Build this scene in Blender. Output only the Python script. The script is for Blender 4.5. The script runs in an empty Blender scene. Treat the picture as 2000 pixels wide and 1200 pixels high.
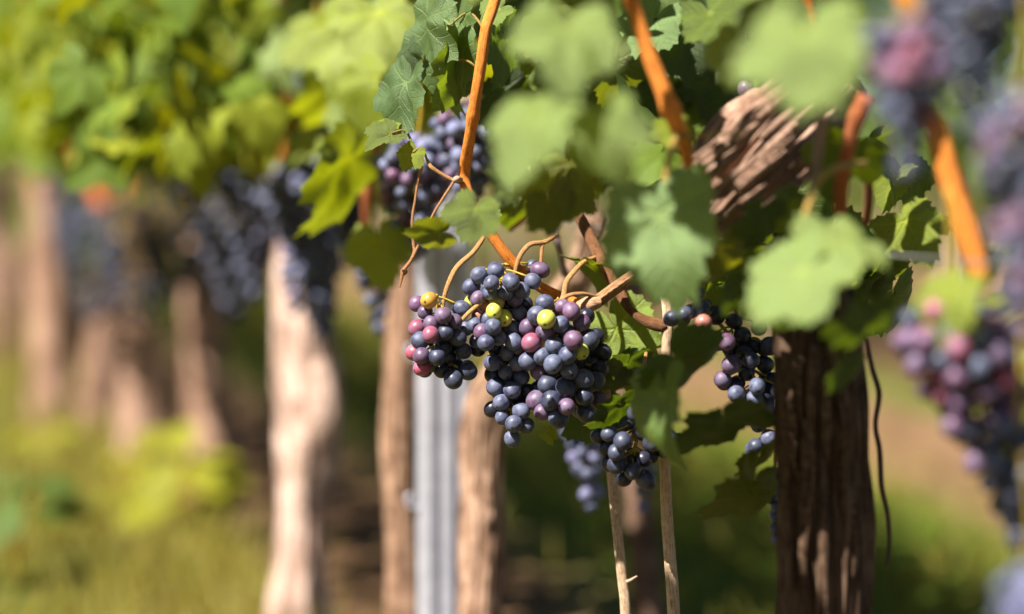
import bpy, math, random
import numpy as np
from mathutils import Vector, Matrix, Quaternion, noise

rnd = random.Random(7)
C = bpy.context.scene.collection
SC = bpy.context.scene

# ------------------------------------------------------------------ camera
CAM = Vector((0.0, 0.0, 0.62))
F_PX = 85 / 36 * 2000            # focal length in photo pixels (2000 px wide)
PITCH = math.radians(-4.0)
cam_d = bpy.data.cameras.new('camera'); cam = bpy.data.objects.new('camera', cam_d); C.objects.link(cam)
cam.location = CAM
cam.rotation_euler = (math.radians(90) + PITCH, 0, 0)
cam_d.lens = 85; cam_d.sensor_width = 36; cam_d.clip_start = 0.05; cam_d.clip_end = 600
cam_d.dof.use_dof = True; cam_d.dof.focus_distance = 1.825; cam_d.dof.aperture_fstop = 2.0
cam_d.dof.aperture_blades = 0
SC.camera = cam
FWD = Vector((0, math.cos(PITCH), math.sin(PITCH)))
UP = Vector((0, -math.sin(PITCH), math.cos(PITCH)))
RIGHT = Vector((1, 0, 0))

# ------------------------------------------------------------------ light
SUN_TRAVEL = Vector((0.47, 0.39, -0.79)).normalized()
TO_SUN = -SUN_TRAVEL
w = bpy.data.worlds.new('World'); SC.world = w; w.use_nodes = True
nt = w.node_tree; bg = nt.nodes['Background']
sky = nt.nodes.new('ShaderNodeTexSky'); sky.sky_type = 'NISHITA'; sky.sun_disc = False; sky.air_density = 0.5; sky.dust_density = 0.3
sky.sun_elevation = math.asin(TO_SUN.z); sky.sun_rotation = math.atan2(TO_SUN.x, TO_SUN.y)
nt.links.new(sky.outputs[0], bg.inputs[0]); bg.inputs[1].default_value = 0.05
sd = bpy.data.lights.new('sun', 'SUN'); sun = bpy.data.objects.new('sun', sd); C.objects.link(sun)
sd.energy = 5.0; sd.angle = math.radians(0.5); sd.color = (1.0, 0.94, 0.86)
sun.rotation_euler = SUN_TRAVEL.to_track_quat('-Z', 'Y').to_euler()
SC.view_settings.view_transform = 'Standard'; SC.view_settings.look = 'None'
SC.view_settings.exposure = 1.55; SC.view_settings.gamma = 1.0
SC.cycles.use_denoising = True
SC.cycles.max_bounces = 8; SC.cycles.transmission_bounces = 6

# ------------------------------------------------------------------ helpers
def P(px, py, d):
    """point seen at photo pixel (px,py) at depth d metres"""
    return CAM + (FWD + RIGHT * ((px - 1000) / F_PX) + UP * ((600 - py) / F_PX)) * d

def proj(p):
    q = p - CAM; z = q.dot(FWD)
    if z < 0.05: return (9e9, 9e9, z)
    return (1000 + F_PX * q.dot(RIGHT) / z, 600 - F_PX * q.dot(UP) / z, z)

# row coordinates: v along the vine row (away), u to the far side of it
R_DIR = Vector((-0.275, 1, 0)).normalized(); N_DIR = Vector((1, 0.275, 0)).normalized()
R_ORG = Vector((0.506, 0, 0))
def RW(v, u, z): return R_ORG + R_DIR * v + N_DIR * u + Vector((0, 0, z))
def rand_dir(): return Vector((rnd.gauss(0, 1), rnd.gauss(0, 1), rnd.gauss(0, 1))).normalized()
def row_v(p): return (Vector((p.x, p.y, 0)) - R_ORG).dot(R_DIR)

def link(name, me, mat=None, parent=None):
    o = bpy.data.objects.new(name, me); C.objects.link(o)
    if mat is not None and not me.materials: me.materials.append(mat)
    if parent is not None: o.parent = parent
    return o

def thing(name, label, cat, loc, group=None):
    o = bpy.data.objects.new(name, None); C.objects.link(o); o.location = loc
    o.empty_display_size = 0.05
    o['label'] = label; o['category'] = cat
    if group: o['group'] = group
    return o

def tag(o, label, cat, group=None):
    o['label'] = label; o['category'] = cat
    if group: o['group'] = group
    return o

def mesh_from(name, verts, faces, smooth=True, attrs=None, uvs=None):
    me = bpy.data.meshes.new(name)
    me.from_pydata([tuple(v) for v in verts], [], faces)
    if smooth: me.polygons.foreach_set('use_smooth', [True] * len(me.polygons))
    if attrs is not None:
        a = me.attributes.new('bark', 'FLOAT_VECTOR', 'POINT')
        a.data.foreach_set('vector', np.asarray(attrs, dtype=np.float32).ravel())
    if uvs is not None:
        lay = me.uv_layers.new(name='leafuv')
        li = np.empty(len(me.loops), dtype=np.int32); me.loops.foreach_get('vertex_index', li)
        lay.data.foreach_set('uv', np.asarray(uvs, dtype=np.float32)[li].ravel())
    me.update()
    return me

def spline(pts, n_per=6):
    """Catmull-Rom through points (lists of any-dimension tuples)"""
    A = np.array([list(p) for p in pts], dtype=float)
    if len(A) < 3:
        t = np.linspace(0, 1, n_per + 1)[:, None]
        return A[0] * (1 - t) + A[-1] * t
    A = np.vstack([2 * A[0] - A[1], A, 2 * A[-1] - A[-2]])
    out = []
    for i in range(1, len(A) - 2):
        p0, p1, p2, p3 = A[i - 1:i + 3]
        for k in range(n_per):
            t = k / n_per
            out.append(0.5 * (2 * p1 + (p2 - p0) * t + (2 * p0 - 5 * p1 + 4 * p2 - p3) * t * t + (3 * p1 - p0 - 3 * p2 + p3) * t ** 3))
    out.append(A[-2]); return np.array(out)

def tube(path, nseg=10, fissure=0.0, wob=0.0, seed=0.0, cap=True, off=Vector((0, 0, 0))):
    """path: rows (x,y,z,r). returns verts, faces, attrs"""
    path = np.asarray(path, dtype=float)
    V = []; Fc = []; A = []
    n = len(path)
    T = np.gradient(path[:, :3], axis=0)
    ref = None; s = 0.0
    for i in range(n):
        t = Vector(T[i]); t = t.normalized() if t.length > 1e-9 else Vector((0, 0, 1))
        if ref is None:
            ref = Vector((0, 1, 0)) if abs(t.y) < 0.9 else Vector((1, 0, 0))
        x = (ref - t * ref.dot(t)).normalized(); ref = x; y = t.cross(x)
        if i: s += float(np.linalg.norm(path[i, :3] - path[i - 1, :3]))
        c = Vector(path[i, :3]); r = path[i, 3]
        for j in range(nseg):
            a = 2 * math.pi * j / nseg
            ca, sa = math.cos(a), math.sin(a)
            rr = r
            if wob: rr *= 1 + wob * noise.noise(Vector((ca * 1.3, sa * 1.3 + seed, s * 7 + seed)))
            if fissure:
                f = noise.noise(Vector((ca * 3.2 + seed, sa * 3.2, s * 5 + seed)))
                g = noise.noise(Vector((ca * 8 + seed, sa * 8, s * 7 - seed)))
                h = noise.noise(Vector((ca * 16 + seed, sa * 16, s * 16 - seed)))
                rr *= 1 + fissure * (0.9 * f + 0.95 * (abs(g) * 2 - 0.5) + 0.35 * h)
            V.append(c + (x * ca + y * sa) * rr - off); A.append((ca, sa, s / max(0.002, float(np.mean(path[:, 3])))))
    for i in range(n - 1):
        for j in range(nseg):
            k = (j + 1) % nseg
            Fc.append((i * nseg + j, i * nseg + k, (i + 1) * nseg + k, (i + 1) * nseg + j))
    if cap:
        Fc.append(tuple(range(nseg))[::-1]); Fc.append(tuple(range((n - 1) * nseg, n * nseg)))
    return V, Fc, A

class MB:
    def __init__(s): s.v = []; s.f = []; s.a = []
    def add(s, vfa):
        v, f, a = vfa; b = len(s.v)
        s.v += list(v); s.a += list(a); s.f += [tuple(i + b for i in q) for q in f]
    def mesh(s, name): return mesh_from(name, s.v, s.f, attrs=s.a)

# ------------------------------------------------------------------ materials
def new_mat(name):
    m = bpy.data.materials.new(name); m.use_nodes = True
    nt = m.node_tree; return m, nt, nt.nodes['Principled BSDF'], nt.nodes['Material Output']
def nd(nt, t, **kw):
    n = nt.nodes.new(t)
    for k, v in kw.items(): setattr(n, k, v)
    return n
def math_n(nt, op, a, b=None, clamp=False):
    n = nt.nodes.new('ShaderNodeMath'); n.operation = op; n.use_clamp = clamp
    for i, x in enumerate((a, b)):
        if x is None: continue
        if isinstance(x, (int, float)): n.inputs[i].default_value = x
        else: nt.links.new(x, n.inputs[i])
    return n.outputs[0]
def mix_c(nt, fac, a, b, mode='MIX'):
    n = nt.nodes.new('ShaderNodeMix'); n.data_type = 'RGBA'; n.blend_type = mode
    if isinstance(fac, (int, float)): n.inputs[0].default_value = fac
    else: nt.links.new(fac, n.inputs[0])
    for i, x in ((6, a), (7, b)):
        if isinstance(x, tuple): n.inputs[i].default_value = (*x[:3], 1)
        else: nt.links.new(x, n.inputs[i])
    return n.outputs[2]
def noise_n(nt, vec, scale, detail=3, rough=0.55, dim='3D', w_=None):
    n = nt.nodes.new('ShaderNodeTexNoise'); n.noise_dimensions = dim
    n.inputs['Scale'].default_value = scale; n.inputs['Detail'].default_value = detail; n.inputs['Roughness'].default_value = rough
    if vec is not None: nt.links.new(vec, n.inputs['Vector'])
    if w_ is not None: nt.links.new(w_, n.inputs['W'])
    return n.outputs['Fac']
def ramp(nt, fac, stops):
    n = nt.nodes.new('ShaderNodeValToRGB'); e = n.color_ramp.elements
    while len(e) < len(stops): e.new(0.5)
    for q, (p, c) in zip(e, stops): q.position = p; q.color = (*c, 1)
    nt.links.new(fac, n.inputs[0]); return n.outputs[0]
def bump(nt, h, strength, dist, target):
    b = nt.nodes.new('ShaderNodeBump'); b.inputs['Strength'].default_value = strength; b.inputs['Distance'].default_value = dist
    nt.links.new(h, b.inputs['Height']); nt.links.new(b.outputs[0], target)

def make_leaf_mat(name, veins=True):
    m, nt, bs, out = new_mat(name)
    oi = nd(nt, 'ShaderNodeObjectInfo')
    tc = nd(nt, 'ShaderNodeTexCoord')
    base = oi.outputs['Color']
    col = base
    n1 = noise_n(nt, tc.outputs['Object'], 22.0 if veins else 6.0, 3, 0.6, '4D', math_n(nt, 'MULTIPLY', oi.outputs['Random'], 50.0))
    col = mix_c(nt, math_n(nt, 'MULTIPLY', n1, 0.55, True), col, mix_c(nt, 1.0, base, (1.5, 1.35, 0.8), 'MULTIPLY'))
    # brown/yellow specks
    n2 = noise_n(nt, tc.outputs['Object'], 90.0, 2, 0.6, '4D', math_n(nt, 'MULTIPLY', oi.outputs['Random'], 31.0))
    spk = math_n(nt, 'MULTIPLY', math_n(nt, 'SUBTRACT', n2, 0.64, True), 7.0, True)
    col = mix_c(nt, spk, col, (0.20, 0.15, 0.03))
    n4 = noise_n(nt, tc.outputs['Object'], 3.2 if veins else 2.0, 4, 0.7, '4D', math_n(nt, 'MULTIPLY', oi.outputs['Random'], 17.0))
    col = mix_c(nt, math_n(nt, 'MULTIPLY', math_n(nt, 'SUBTRACT', n4, 0.66, True), 9.0, True), col, (0.17, 0.13, 0.035))
    if veins:
        uv = nd(nt, 'ShaderNodeUVMap', uv_map='leafuv')
        sp = nd(nt, 'ShaderNodeSeparateXYZ'); nt.links.new(uv.outputs[0], sp.inputs[0])
        dth, rad = sp.outputs[0], sp.outputs[1]
        main = math_n(nt, 'MULTIPLY', dth, rad)
        mainv = math_n(nt, 'SUBTRACT', 1.0, math_n(nt, 'DIVIDE', main, 0.020), True)
        t = math_n(nt, 'SUBTRACT', math_n(nt, 'MULTIPLY', rad, 6.5), math_n(nt, 'MULTIPLY', math_n(nt, 'MULTIPLY', dth, rad), 7.0))
        fr = math_n(nt, 'ABSOLUTE', math_n(nt, 'SUBTRACT', math_n(nt, 'FRACT', t), 0.5))
        sec = math_n(nt, 'MULTIPLY', math_n(nt, 'SUBTRACT', 1.0, math_n(nt, 'DIVIDE', fr, 0.09), True), 0.6)
        vein = math_n(nt, 'MAXIMUM', mainv, sec)
        col = mix_c(nt, math_n(nt, 'MULTIPLY', vein, 0.55), col, mix_c(nt, 1.0, base, (2.6, 2.2, 1.7), 'MULTIPLY'))
        fine = noise_n(nt, tc.outputs['Object'], 60.0, 2)
        hgt = math_n(nt, 'ADD', math_n(nt, 'MULTIPLY', vein, -1.0), math_n(nt, 'MULTIPLY', fine, 1.1))
        bump(nt, hgt, 0.75, 0.0012, bs.inputs['Normal'])
    # pale underside
    geo = nd(nt, 'ShaderNodeNewGeometry')
    under = mix_c(nt, 0.25, col, (0.13, 0.16, 0.06))
    col2 = mix_c(nt, geo.outputs['Backfacing'], col, under)
    nt.links.new(col2, bs.inputs['Base Color'])
    bs.inputs['Roughness'].default_value = 0.42 if veins else 0.65
    bs.inputs['Specular IOR Level'].default_value = 0.55 if veins else 0.2
    tr = nd(nt, 'ShaderNodeBsdfTranslucent')
    nt.links.new(mix_c(nt, 1.0, col, (2.7, 2.3, 0.35), 'MULTIPLY'), tr.inputs[0])
    mx = nd(nt, 'ShaderNodeMixShader'); mx.inputs[0].default_value = 0.32 if veins else 0.26
    nt.links.new(bs.outputs[0], mx.inputs[1]); nt.links.new(tr.outputs[0], mx.inputs[2])
    nt.links.new(mx.outputs[0], out.inputs[0])
    return m
M_LEAF = make_leaf_mat('leaf_blade'); M_FOL = make_leaf_mat('foliage_blade', False)

def make_grape_mat():
    m, nt, bs, out = new_mat('grape_skin')
    oi = nd(nt, 'ShaderNodeObjectInfo'); tc = nd(nt, 'ShaderNodeTexCoord')
    W = math_n(nt, 'MULTIPLY', oi.outputs['Random'], 80.0)
    n1 = noise_n(nt, tc.outputs['Object'], 1.1, 4, 0.62, '4D', W)
    n2 = noise_n(nt, tc.outputs['Object'], 7.0, 3, 0.6, '4D', W)
    f = math_n(nt, 'ADD', math_n(nt, 'MULTIPLY', n1, 1.5), math_n(nt, 'MULTIPLY', n2, 0.35))
    f = math_n(nt, 'MULTIPLY', math_n(nt, 'SUBTRACT', f, 0.56, True), 2.2, True)
    bl = math_n(nt, 'MULTIPLY', f, oi.outputs['Alpha'], True)
    n3 = noise_n(nt, tc.outputs['Object'], 0.55, 1, 0.5, '4D', math_n(nt, 'ADD', W, 7.0))
    grad = math_n(nt, 'MULTIPLY', math_n(nt, 'SUBTRACT', n3, 0.36, True), 3.2, True)
    skin = mix_c(nt, math_n(nt, 'MULTIPLY', grad, 0.75), oi.outputs['Color'], mix_c(nt, 1.0, oi.outputs['Color'], (0.62, 0.36, 0.62), 'MULTIPLY'))
    bloomc = mix_c(nt, 0.30, (0.19, 0.225, 0.34), oi.outputs['Color'])
    col = mix_c(nt, bl, skin, bloomc)
    # scar at the free end
    sp = nd(nt, 'ShaderNodeSeparateXYZ'); nt.links.new(tc.outputs['Object'], sp.inputs[0])
    scar = math_n(nt, 'MULTIPLY', math_n(nt, 'SUBTRACT', math_n(nt, 'MULTIPLY', sp.outputs[2], -1.0), 1.035), 90.0, True)
    col = mix_c(nt, math_n(nt, 'MULTIPLY', scar, 0.8), col, (0.03, 0.02, 0.015))
    lent = math_n(nt, 'MULTIPLY', math_n(nt, 'SUBTRACT', noise_n(nt, tc.outputs['Object'], 11.0, 1, 0.5, '4D', W), 0.72, True), 8.0, True)
    col = mix_c(nt, math_n(nt, 'MULTIPLY', lent, 0.5), col, (0.05, 0.035, 0.03))
    nt.links.new(col, bs.inputs['Base Color'])
    nt.links.new(math_n(nt, 'ADD', math_n(nt, 'MULTIPLY', bl, 0.42), 0.30, True), bs.inputs['Roughness'])
    bs.inputs['Subsurface Weight'].default_value = 0.18
    bs.inputs['Subsurface Radius'].default_value = (1.0, 0.35, 0.25); bs.inputs['Subsurface Scale'].default_value = 0.004
    bs.inputs['Specular IOR Level'].default_value = 0.42
    bump(nt, n2, 0.12, 0.0006, bs.inputs['Normal'])
    return m
M_GRAPE = make_grape_mat()

def make_bark(name, dark, mid, light, wet=0.85):
    m, nt, bs, out = new_mat(name)
    at = nd(nt, 'ShaderNodeAttribute', attribute_name='bark')
    oi = nd(nt, 'ShaderNodeObjectInfo')
    mp = nd(nt, 'ShaderNodeMapping'); mp.inputs['Scale'].default_value = (1, 1, 0.10)
    nt.links.new(at.outputs['Vector'], mp.inputs[0])
    W = math_n(nt, 'MULTIPLY', oi.outputs['Random'], 60.0)
    a = noise_n(nt, mp.outputs[0], 5.0, 6, 0.68, '4D', W)
    b = noise_n(nt, mp.outputs[0], 16.0, 4, 0.6, '4D', W)
    c = noise_n(nt, at.outputs['Vector'], 0.9, 3, 0.6, '4D', W)
    f = math_n(nt, 'ADD', math_n(nt, 'MULTIPLY', a, 0.6), math_n(nt, 'MULTIPLY', b, 0.4))
    f = math_n(nt, 'ADD', f, math_n(nt, 'MULTIPLY', math_n(nt, 'SUBTRACT', c, 0.5), 0.35))
    col = ramp(nt, f, [(0.36, dark), (0.47, mid), (0.62, light)])
    nt.links.new(mix_c(nt, 1.0, col, oi.outputs['Color'], 'MULTIPLY'), bs.inputs['Base Color'])
    bs.inputs['Roughness'].default_value = wet; bs.inputs['Specular IOR Level'].default_value = 0.2
    bump(nt, f, 0.9, 0.004, bs.inputs['Normal'])
    return m
M_BARK = make_bark('vine_bark', (0.035, 0.02, 0.013), (0.21, 0.14, 0.098), (0.50, 0.385, 0.30))
M_CANE = make_bark('cane_bark', (0.42, 0.36, 0.34), (1, 1, 1), (1.12, 1.2, 1.4), 0.55)
M_DRY = make_bark('dry_cane_bark', (0.28, 0.15, 0.085), (0.60, 0.40, 0.24), (0.80, 0.62, 0.43), 0.6)

def make_steel():
    m, nt, bs, out = new_mat('galvanised_steel')
    tc = nd(nt, 'ShaderNodeTexCoord')
    n = noise_n(nt, tc.outputs['Object'], 40, 4, 0.6)
    nt.links.new(ramp(nt, n, [(0.3, (0.44, 0.44, 0.50)), (0.7, (0.62, 0.62, 0.69))]), bs.inputs['Base Color'])
    bs.inputs['Metallic'].default_value = 0.55; bs.inputs['Roughness'].default_value = 0.5
    return m
M_STEEL = make_steel()

def make_ground():
    m, nt, bs, out = new_mat('vineyard_soil')
    geo = nd(nt, 'ShaderNodeNewGeometry')
    def dot(vec):
        n = nd(nt, 'ShaderNodeVectorMath', operation='DOT_PRODUCT'); nt.links.new(geo.outputs['Position'], n.inputs[0]); n.inputs[1].default_value = vec
        return n.outputs['Value']
    u = math_n(nt, 'SUBTRACT', dot(tuple(N_DIR)), R_ORG.dot(N_DIR))
    wob = noise_n(nt, geo.outputs['Position'], 3.0, 4, 0.6)
    u = math_n(nt, 'ADD', u, math_n(nt, 'MULTIPLY', math_n(nt, 'SUBTRACT', wob, 0.5), 0.5))
    # period of the rows 2.3 m
    per = math_n(nt, 'DIVIDE', math_n(nt, 'MODULO', math_n(nt, 'ADD', u, 23.0), 2.3), 2.3)
    n1 = noise_n(nt, geo.outputs['Position'], 9.0, 5, 0.65)
    n2 = noise_n(nt, geo.outputs['Position'], 60.0, 4, 0.65)
    soil = ramp(nt, math_n(nt, 'ADD', math_n(nt, 'MULTIPLY', n1, 0.6), math_n(nt, 'MULTIPLY', n2, 0.4)),
                [(0.32, (0.09, 0.052, 0.026)), (0.52, (0.20, 0.115, 0.06)), (0.72, (0.33, 0.20, 0.12))])
    grass = ramp(nt, n1, [(0.3, (0.04, 0.075, 0.006)), (0.55, (0.075, 0.12, 0.010)), (0.75, (0.15, 0.15, 0.03))])
    gm = ramp(nt, per, [(0.0, (0, 0, 0)), (0.19, (0, 0, 0)), (0.26, (1, 1, 1)), (0.54, (1, 1, 1)), (0.60, (0.1, 0.1, 0.1)), (0.78, (0, 0, 0)), (0.86, (0.8, 0.8, 0.8)), (0.94, (0.6, 0.6, 0.6)), (1.0, (0, 0, 0))])
    sx = nd(nt, 'ShaderNodeSeparateColor'); nt.links.new(gm, sx.inputs[0])
    row_shade = nd(nt, 'ShaderNodeSeparateColor'); nt.links.new(ramp(nt, per, [(0.0, (1, 1, 1)), (0.12, (1, 1, 1)), (0.24, (0, 0, 0)), (0.90, (0, 0, 0)), (1.0, (1, 1, 1))]), row_shade.inputs[0])  # canopy shade under each row, painted into the soil colour
    soil = mix_c(nt, math_n(nt, 'MULTIPLY', row_shade.outputs[0], 0.85), soil, mix_c(nt, 1.0, soil, (0.34, 0.32, 0.28), 'MULTIPLY'))
    nt.links.new(mix_c(nt, sx.outputs[0], soil, grass), bs.inputs['Base Color'])
    bs.inputs['Roughness'].default_value = 0.95; bs.inputs['Specular IOR Level'].default_value = 0.1
    bump(nt, n2, 0.8, 0.02, bs.inputs['Normal'])
    return m
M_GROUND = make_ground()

def make_plain(name, col, rough=0.6, trans=None):
    m, nt, bs, out = new_mat(name)
    oi = nd(nt, 'ShaderNodeObjectInfo'); geo = nd(nt, 'ShaderNodeNewGeometry')
    n = noise_n(nt, geo.outputs['Position'], 14.0, 3)
    c = mix_c(nt, n, tuple(x * 0.65 for x in col), tuple(min(1, x * 1.35) for x in col))
    nt.links.new(c, bs.inputs['Base Color']); bs.inputs['Roughness'].default_value = rough
    if trans:
        tr = nd(nt, 'ShaderNodeBsdfTranslucent'); tr.inputs[0].default_value = (*trans, 1)
        mx = nd(nt, 'ShaderNodeMixShader'); mx.inputs[0].default_value = 0.35
        nt.links.new(bs.outputs[0], mx.inputs[1]); nt.links.new(tr.outputs[0], mx.inputs[2]); nt.links.new(mx.outputs[0], out.inputs[0])
    return m
M_GRASS = make_plain('grass_blades', (0.20, 0.175, 0.022), 0.7, (0.42, 0.34, 0.02))
M_STEM = make_plain('bunch_stem', (0.50, 0.36, 0.045), 0.5, (0.6, 0.45, 0.05))
M_WIRE = make_plain('wire_steel', (0.16, 0.155, 0.15), 0.6)

# ------------------------------------------------------------------ ground
def build_ground():
    n = 60; V = []; Fc = []
    xs = np.concatenate([np.linspace(-250, -6, 12, endpoint=False), np.linspace(-6, 9, n), np.linspace(9, 250, 12)[1:]])
    ys = np.concatenate([np.linspace(-250, -2, 12, endpoint=False), np.linspace(-2, 18, 80), np.linspace(18, 400, 16)[1:]])
    for y in ys:
        for x in xs:
            h = 0.022 * noise.noise(Vector((x * 2.2, y * 2.2, 0))) + 0.012 * noise.noise(Vector((x * 7, y * 7, 3)))
            V.append((x, y, h - 0.01))
    W = len(xs)
    for j in range(len(ys) - 1):
        for i in range(W - 1):
            Fc.append((j * W + i, j * W + i + 1, (j + 1) * W + i + 1, (j + 1) * W + i))
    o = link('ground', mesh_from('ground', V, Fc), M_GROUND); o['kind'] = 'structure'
build_ground()

# ------------------------------------------------------------------ leaf meshes
VEINS = [0.0, math.radians(56), math.radians(-56), math.radians(112), math.radians(-112)]
LOBE_L = [1.0, 0.86, 0.86, 0.66, 0.66]
def leaf_mesh(seed, N=72, M=6, depth=0.36, cup=0.42, petiole=True, droop=0.5):
    r_ = random.Random(seed)
    ll = [L * r_.uniform(0.92, 1.08) for L in LOBE_L]
    ph = r_.uniform(0, 6)
    V = [(0, 0, 0)]; UV = [(0, 0)]
    fold = r_.uniform(0.05, 0.45); tw = r_.uniform(-0.45, 0.45); c1 = cup * r_.uniform(0.4, 1.4); dr = droop * r_.uniform(0.3, 1.5)
    def outline(th):
        best = 0
        for a, L in zip(VEINS, ll):
            dd = abs(th - a) / math.radians(34)
            best = max(best, L * (1 - depth * min(1.3, dd) ** 1.5))
        at = abs(th)
        if at > math.radians(138):
            k = (at - math.radians(138)) / math.radians(42)
            best *= (1 - k) ** 0.6 * 0.9 + 0.10
        return best
    teeth = N // 4
    for m_ in range(1, M + 1):
        f = m_ / M
        for i in range(N):
            th = -math.pi + 2 * math.pi * (i + 0.5) / N
            r = outline(th)
            rr = r * f
            if m_ == M: rr *= 1 + 0.075 * r_.uniform(0.5, 1.3) * (1 if i % 3 == 0 else (-0.5 if i % 3 == 1 else -0.3)) + 0.02 * math.sin(5 * th + ph)
            dth = min(abs(th - a) for a in VEINS)
            x, y = rr * math.sin(th), rr * math.cos(th)
            z = fold * abs(x) * 0.6 - c1 * rr * rr * 0.6 - dr * y * abs(y) * 0.5
            z += tw * x * y * 0.5 + 0.05 * f * math.sin(th * 7 + ph) * rr + 0.035 * min(dth * 2, 1) * rr
            z += 0.16 * noise.noise(Vector((x * 1.9, y * 1.9, seed * 3.1))) + 0.04 * noise.noise(Vector((x * 5, y * 5, seed * 3.1)))
            V.append((x, y, z)); UV.append((dth, rr))
    Fc = [(0, 1 + (i + 1) % N, 1 + i) for i in range(N) if i != N - 1]
    for m_ in range(M - 1):
        b0 = 1 + m_ * N; b1 = b0 + N
        for i in range(N - 1):
            k = i + 1
            Fc.append((b0 + i, b0 + k, b1 + k, b1 + i))
    me = mesh_from('leaf', V, Fc, uvs=UV)
    return me, V, Fc

LEAVES = []      # (mesh, V, F)
for s in range(9):
    LEAVES.append(leaf_mesh(s + 1, depth=rnd.uniform(0.22, 0.40)))
    LEAVES[-1][0].materials.append(M_LEAF)
LOWLEAVES = [leaf_mesh(50 + s, N=30, M=2, depth=0.42) for s in range(5)]
for q in LOWLEAVES: q[0].materials.append(M_FOL)

def leaf_colour(k=None):
    k = rnd.random() if k is None else k
    a = np.array((0.04, 0.08, 0.014)); b = np.array((0.09, 0.14, 0.015)); c = np.array((0.18, 0.205, 0.016))
    col = a + (b - a) * (k / 0.6) if k < 0.6 else b + (c - b) * ((k - 0.6) / 0.4)
    return tuple(col) + (1.0,)

def basis(tip, nrm):
    z = nrm.normalized(); y = (tip - z * tip.dot(z)).normalized(); x = y.cross(z)
    return Matrix((x, y, z)).transposed().to_4x4()

def place_leaf(root, pos, tip, nrm, size, me, colour, name='leaf', label=None):
    o = link(name, me, None, root)
    o.matrix_basis = Matrix.Translation(pos - root.location) @ basis(tip, nrm) @ Matrix.Diagonal((size, size, size, 1))
    o.color = colour
    if label: o['label'] = label
    return o

def hand_leaf(root, px, py, d, width, roll, up, left, colour=0.5, var=None, petiole=None, label=None):
    """leaf blade centred on a photo pixel; width = its overall width in photo px when seen flat; roll: tip direction from straight
    down, + to the right; up/left: degrees the face turns from the camera to the sky / to the left"""
    size = width * d / F_PX / 1.6
    Rm = Quaternion(RIGHT, -math.radians(up)) ; Lm = Quaternion(UP, -math.radians(left))
    q = Lm @ Rm
    a = math.radians(roll)
    tip = q @ (-UP * math.cos(a) + RIGHT * math.sin(a)); nrm = q @ (-FWD)
    c = P(px, py, d) - tip * (0.12 * size)
    me = LEAVES[(rnd.randrange(9)) if var is None else var][0]
    o = place_leaf(root, c, tip, nrm, size, me, leaf_colour(colour) if not isinstance(colour, tuple) else colour, label=label)
    if petiole is not None:
        e = P(*petiole); s0 = c; mid = (s0 + e) / 2 + Vector((0, 0, 0.006)) - tip * size * 0.1
        pth = spline([(*s0, .0009), (*mid, .0009), (*e, .0011)], 6)
        v, f, at = tube(pth, 6, off=c)
        p = link('petiole', mesh_from('petiole', v, f, attrs=at), M_CANE)
        p.parent = o; p.matrix_parent_inverse = Matrix.Identity(4)
        p.matrix_basis = o.matrix_basis.inverted() @ Matrix.Translation(c - root.location)
        p.color = (0.42, 0.30, 0.08, 1)
    return o

# ------------------------------------------------------------------ vines of the near row
VG = 'grapevines trained in the near row'
vines = []     # (v, root)
def bark_tube(name, pts, root, nseg, step, fissure, wob, seed, mat, colour=(1, 1, 1, 1), label=None):
    """pts: rows (Vector, r)"""
    raw = spline([(*p, r) for p, r in pts], 24)
    L = np.concatenate([[0], np.cumsum(np.linalg.norm(np.diff(raw[:, :3], axis=0), axis=1))])
    n = max(3, int(L[-1] / step)); s = np.linspace(0, L[-1], n)
    path = np.stack([np.interp(s, L, raw[:, k]) for k in range(4)], 1)
    v, f, a = tube(path, nseg, fissure, wob, seed, True, root.location)
    o = link(name, mesh_from(name, v, f, attrs=a), mat, root); o.color = colour
    if label: o['label'] = label
    return o

def vine_root(px, d, label, loc=None):
    q = P(px, 600, d); p = Vector((q.x, q.y, 0)) if loc is None else loc
    r = thing('grapevine', label, 'grapevine', p, VG)
    vines.append((row_v(p), r)); return r

ORANGE = (0.80, 0.26, 0.040, 1); TAN = (0.50, 0.27, 0.10, 1); RUST = (0.42, 0.13, 0.045, 1); YTAN = (0.50, 0.33, 0.08, 1)
def cane(root, pts, colour=ORANGE, name='cane', nodes=0.0, nseg=10, mat=None, step=0.006, label=None):
    """pts rows: (px,py,d,width_px) joined to a round tube with swollen nodes"""
    raw = [(P(a, b, c), w_ * c / F_PX / 2) for a, b, c, w_ in pts]
    path = spline([(*p, r) for p, r in raw], 14)
    if nodes:
        L = np.concatenate([[0], np.cumsum(np.linalg.norm(np.diff(path[:, :3], axis=0), axis=1))])
        s = np.arange(0, L[-1], 0.004); path = np.stack([np.interp(s, L, path[:, k]) for k in range(4)], 1)
        ph = (s / nodes + 0.35) % 1.0
        path[:, 3] *= 1 + 0.26 * np.exp(-((ph - 0.5) / 0.05) ** 2)
        zig = np.abs(((s / nodes + 0.35) / 2) % 1.0 * 2 - 1) - 0.5
        path[:, 0] += zig * path[:, 3] * 0.5
    v, f, a = tube(path, nseg, 0.0, 0.08, rnd.uniform(0, 9), True, root.location)
    o = link(name, mesh_from(name, v, f, attrs=a), mat or M_CANE, root); o.color = colour
    if label: o['label'] = label
    return o

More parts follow.
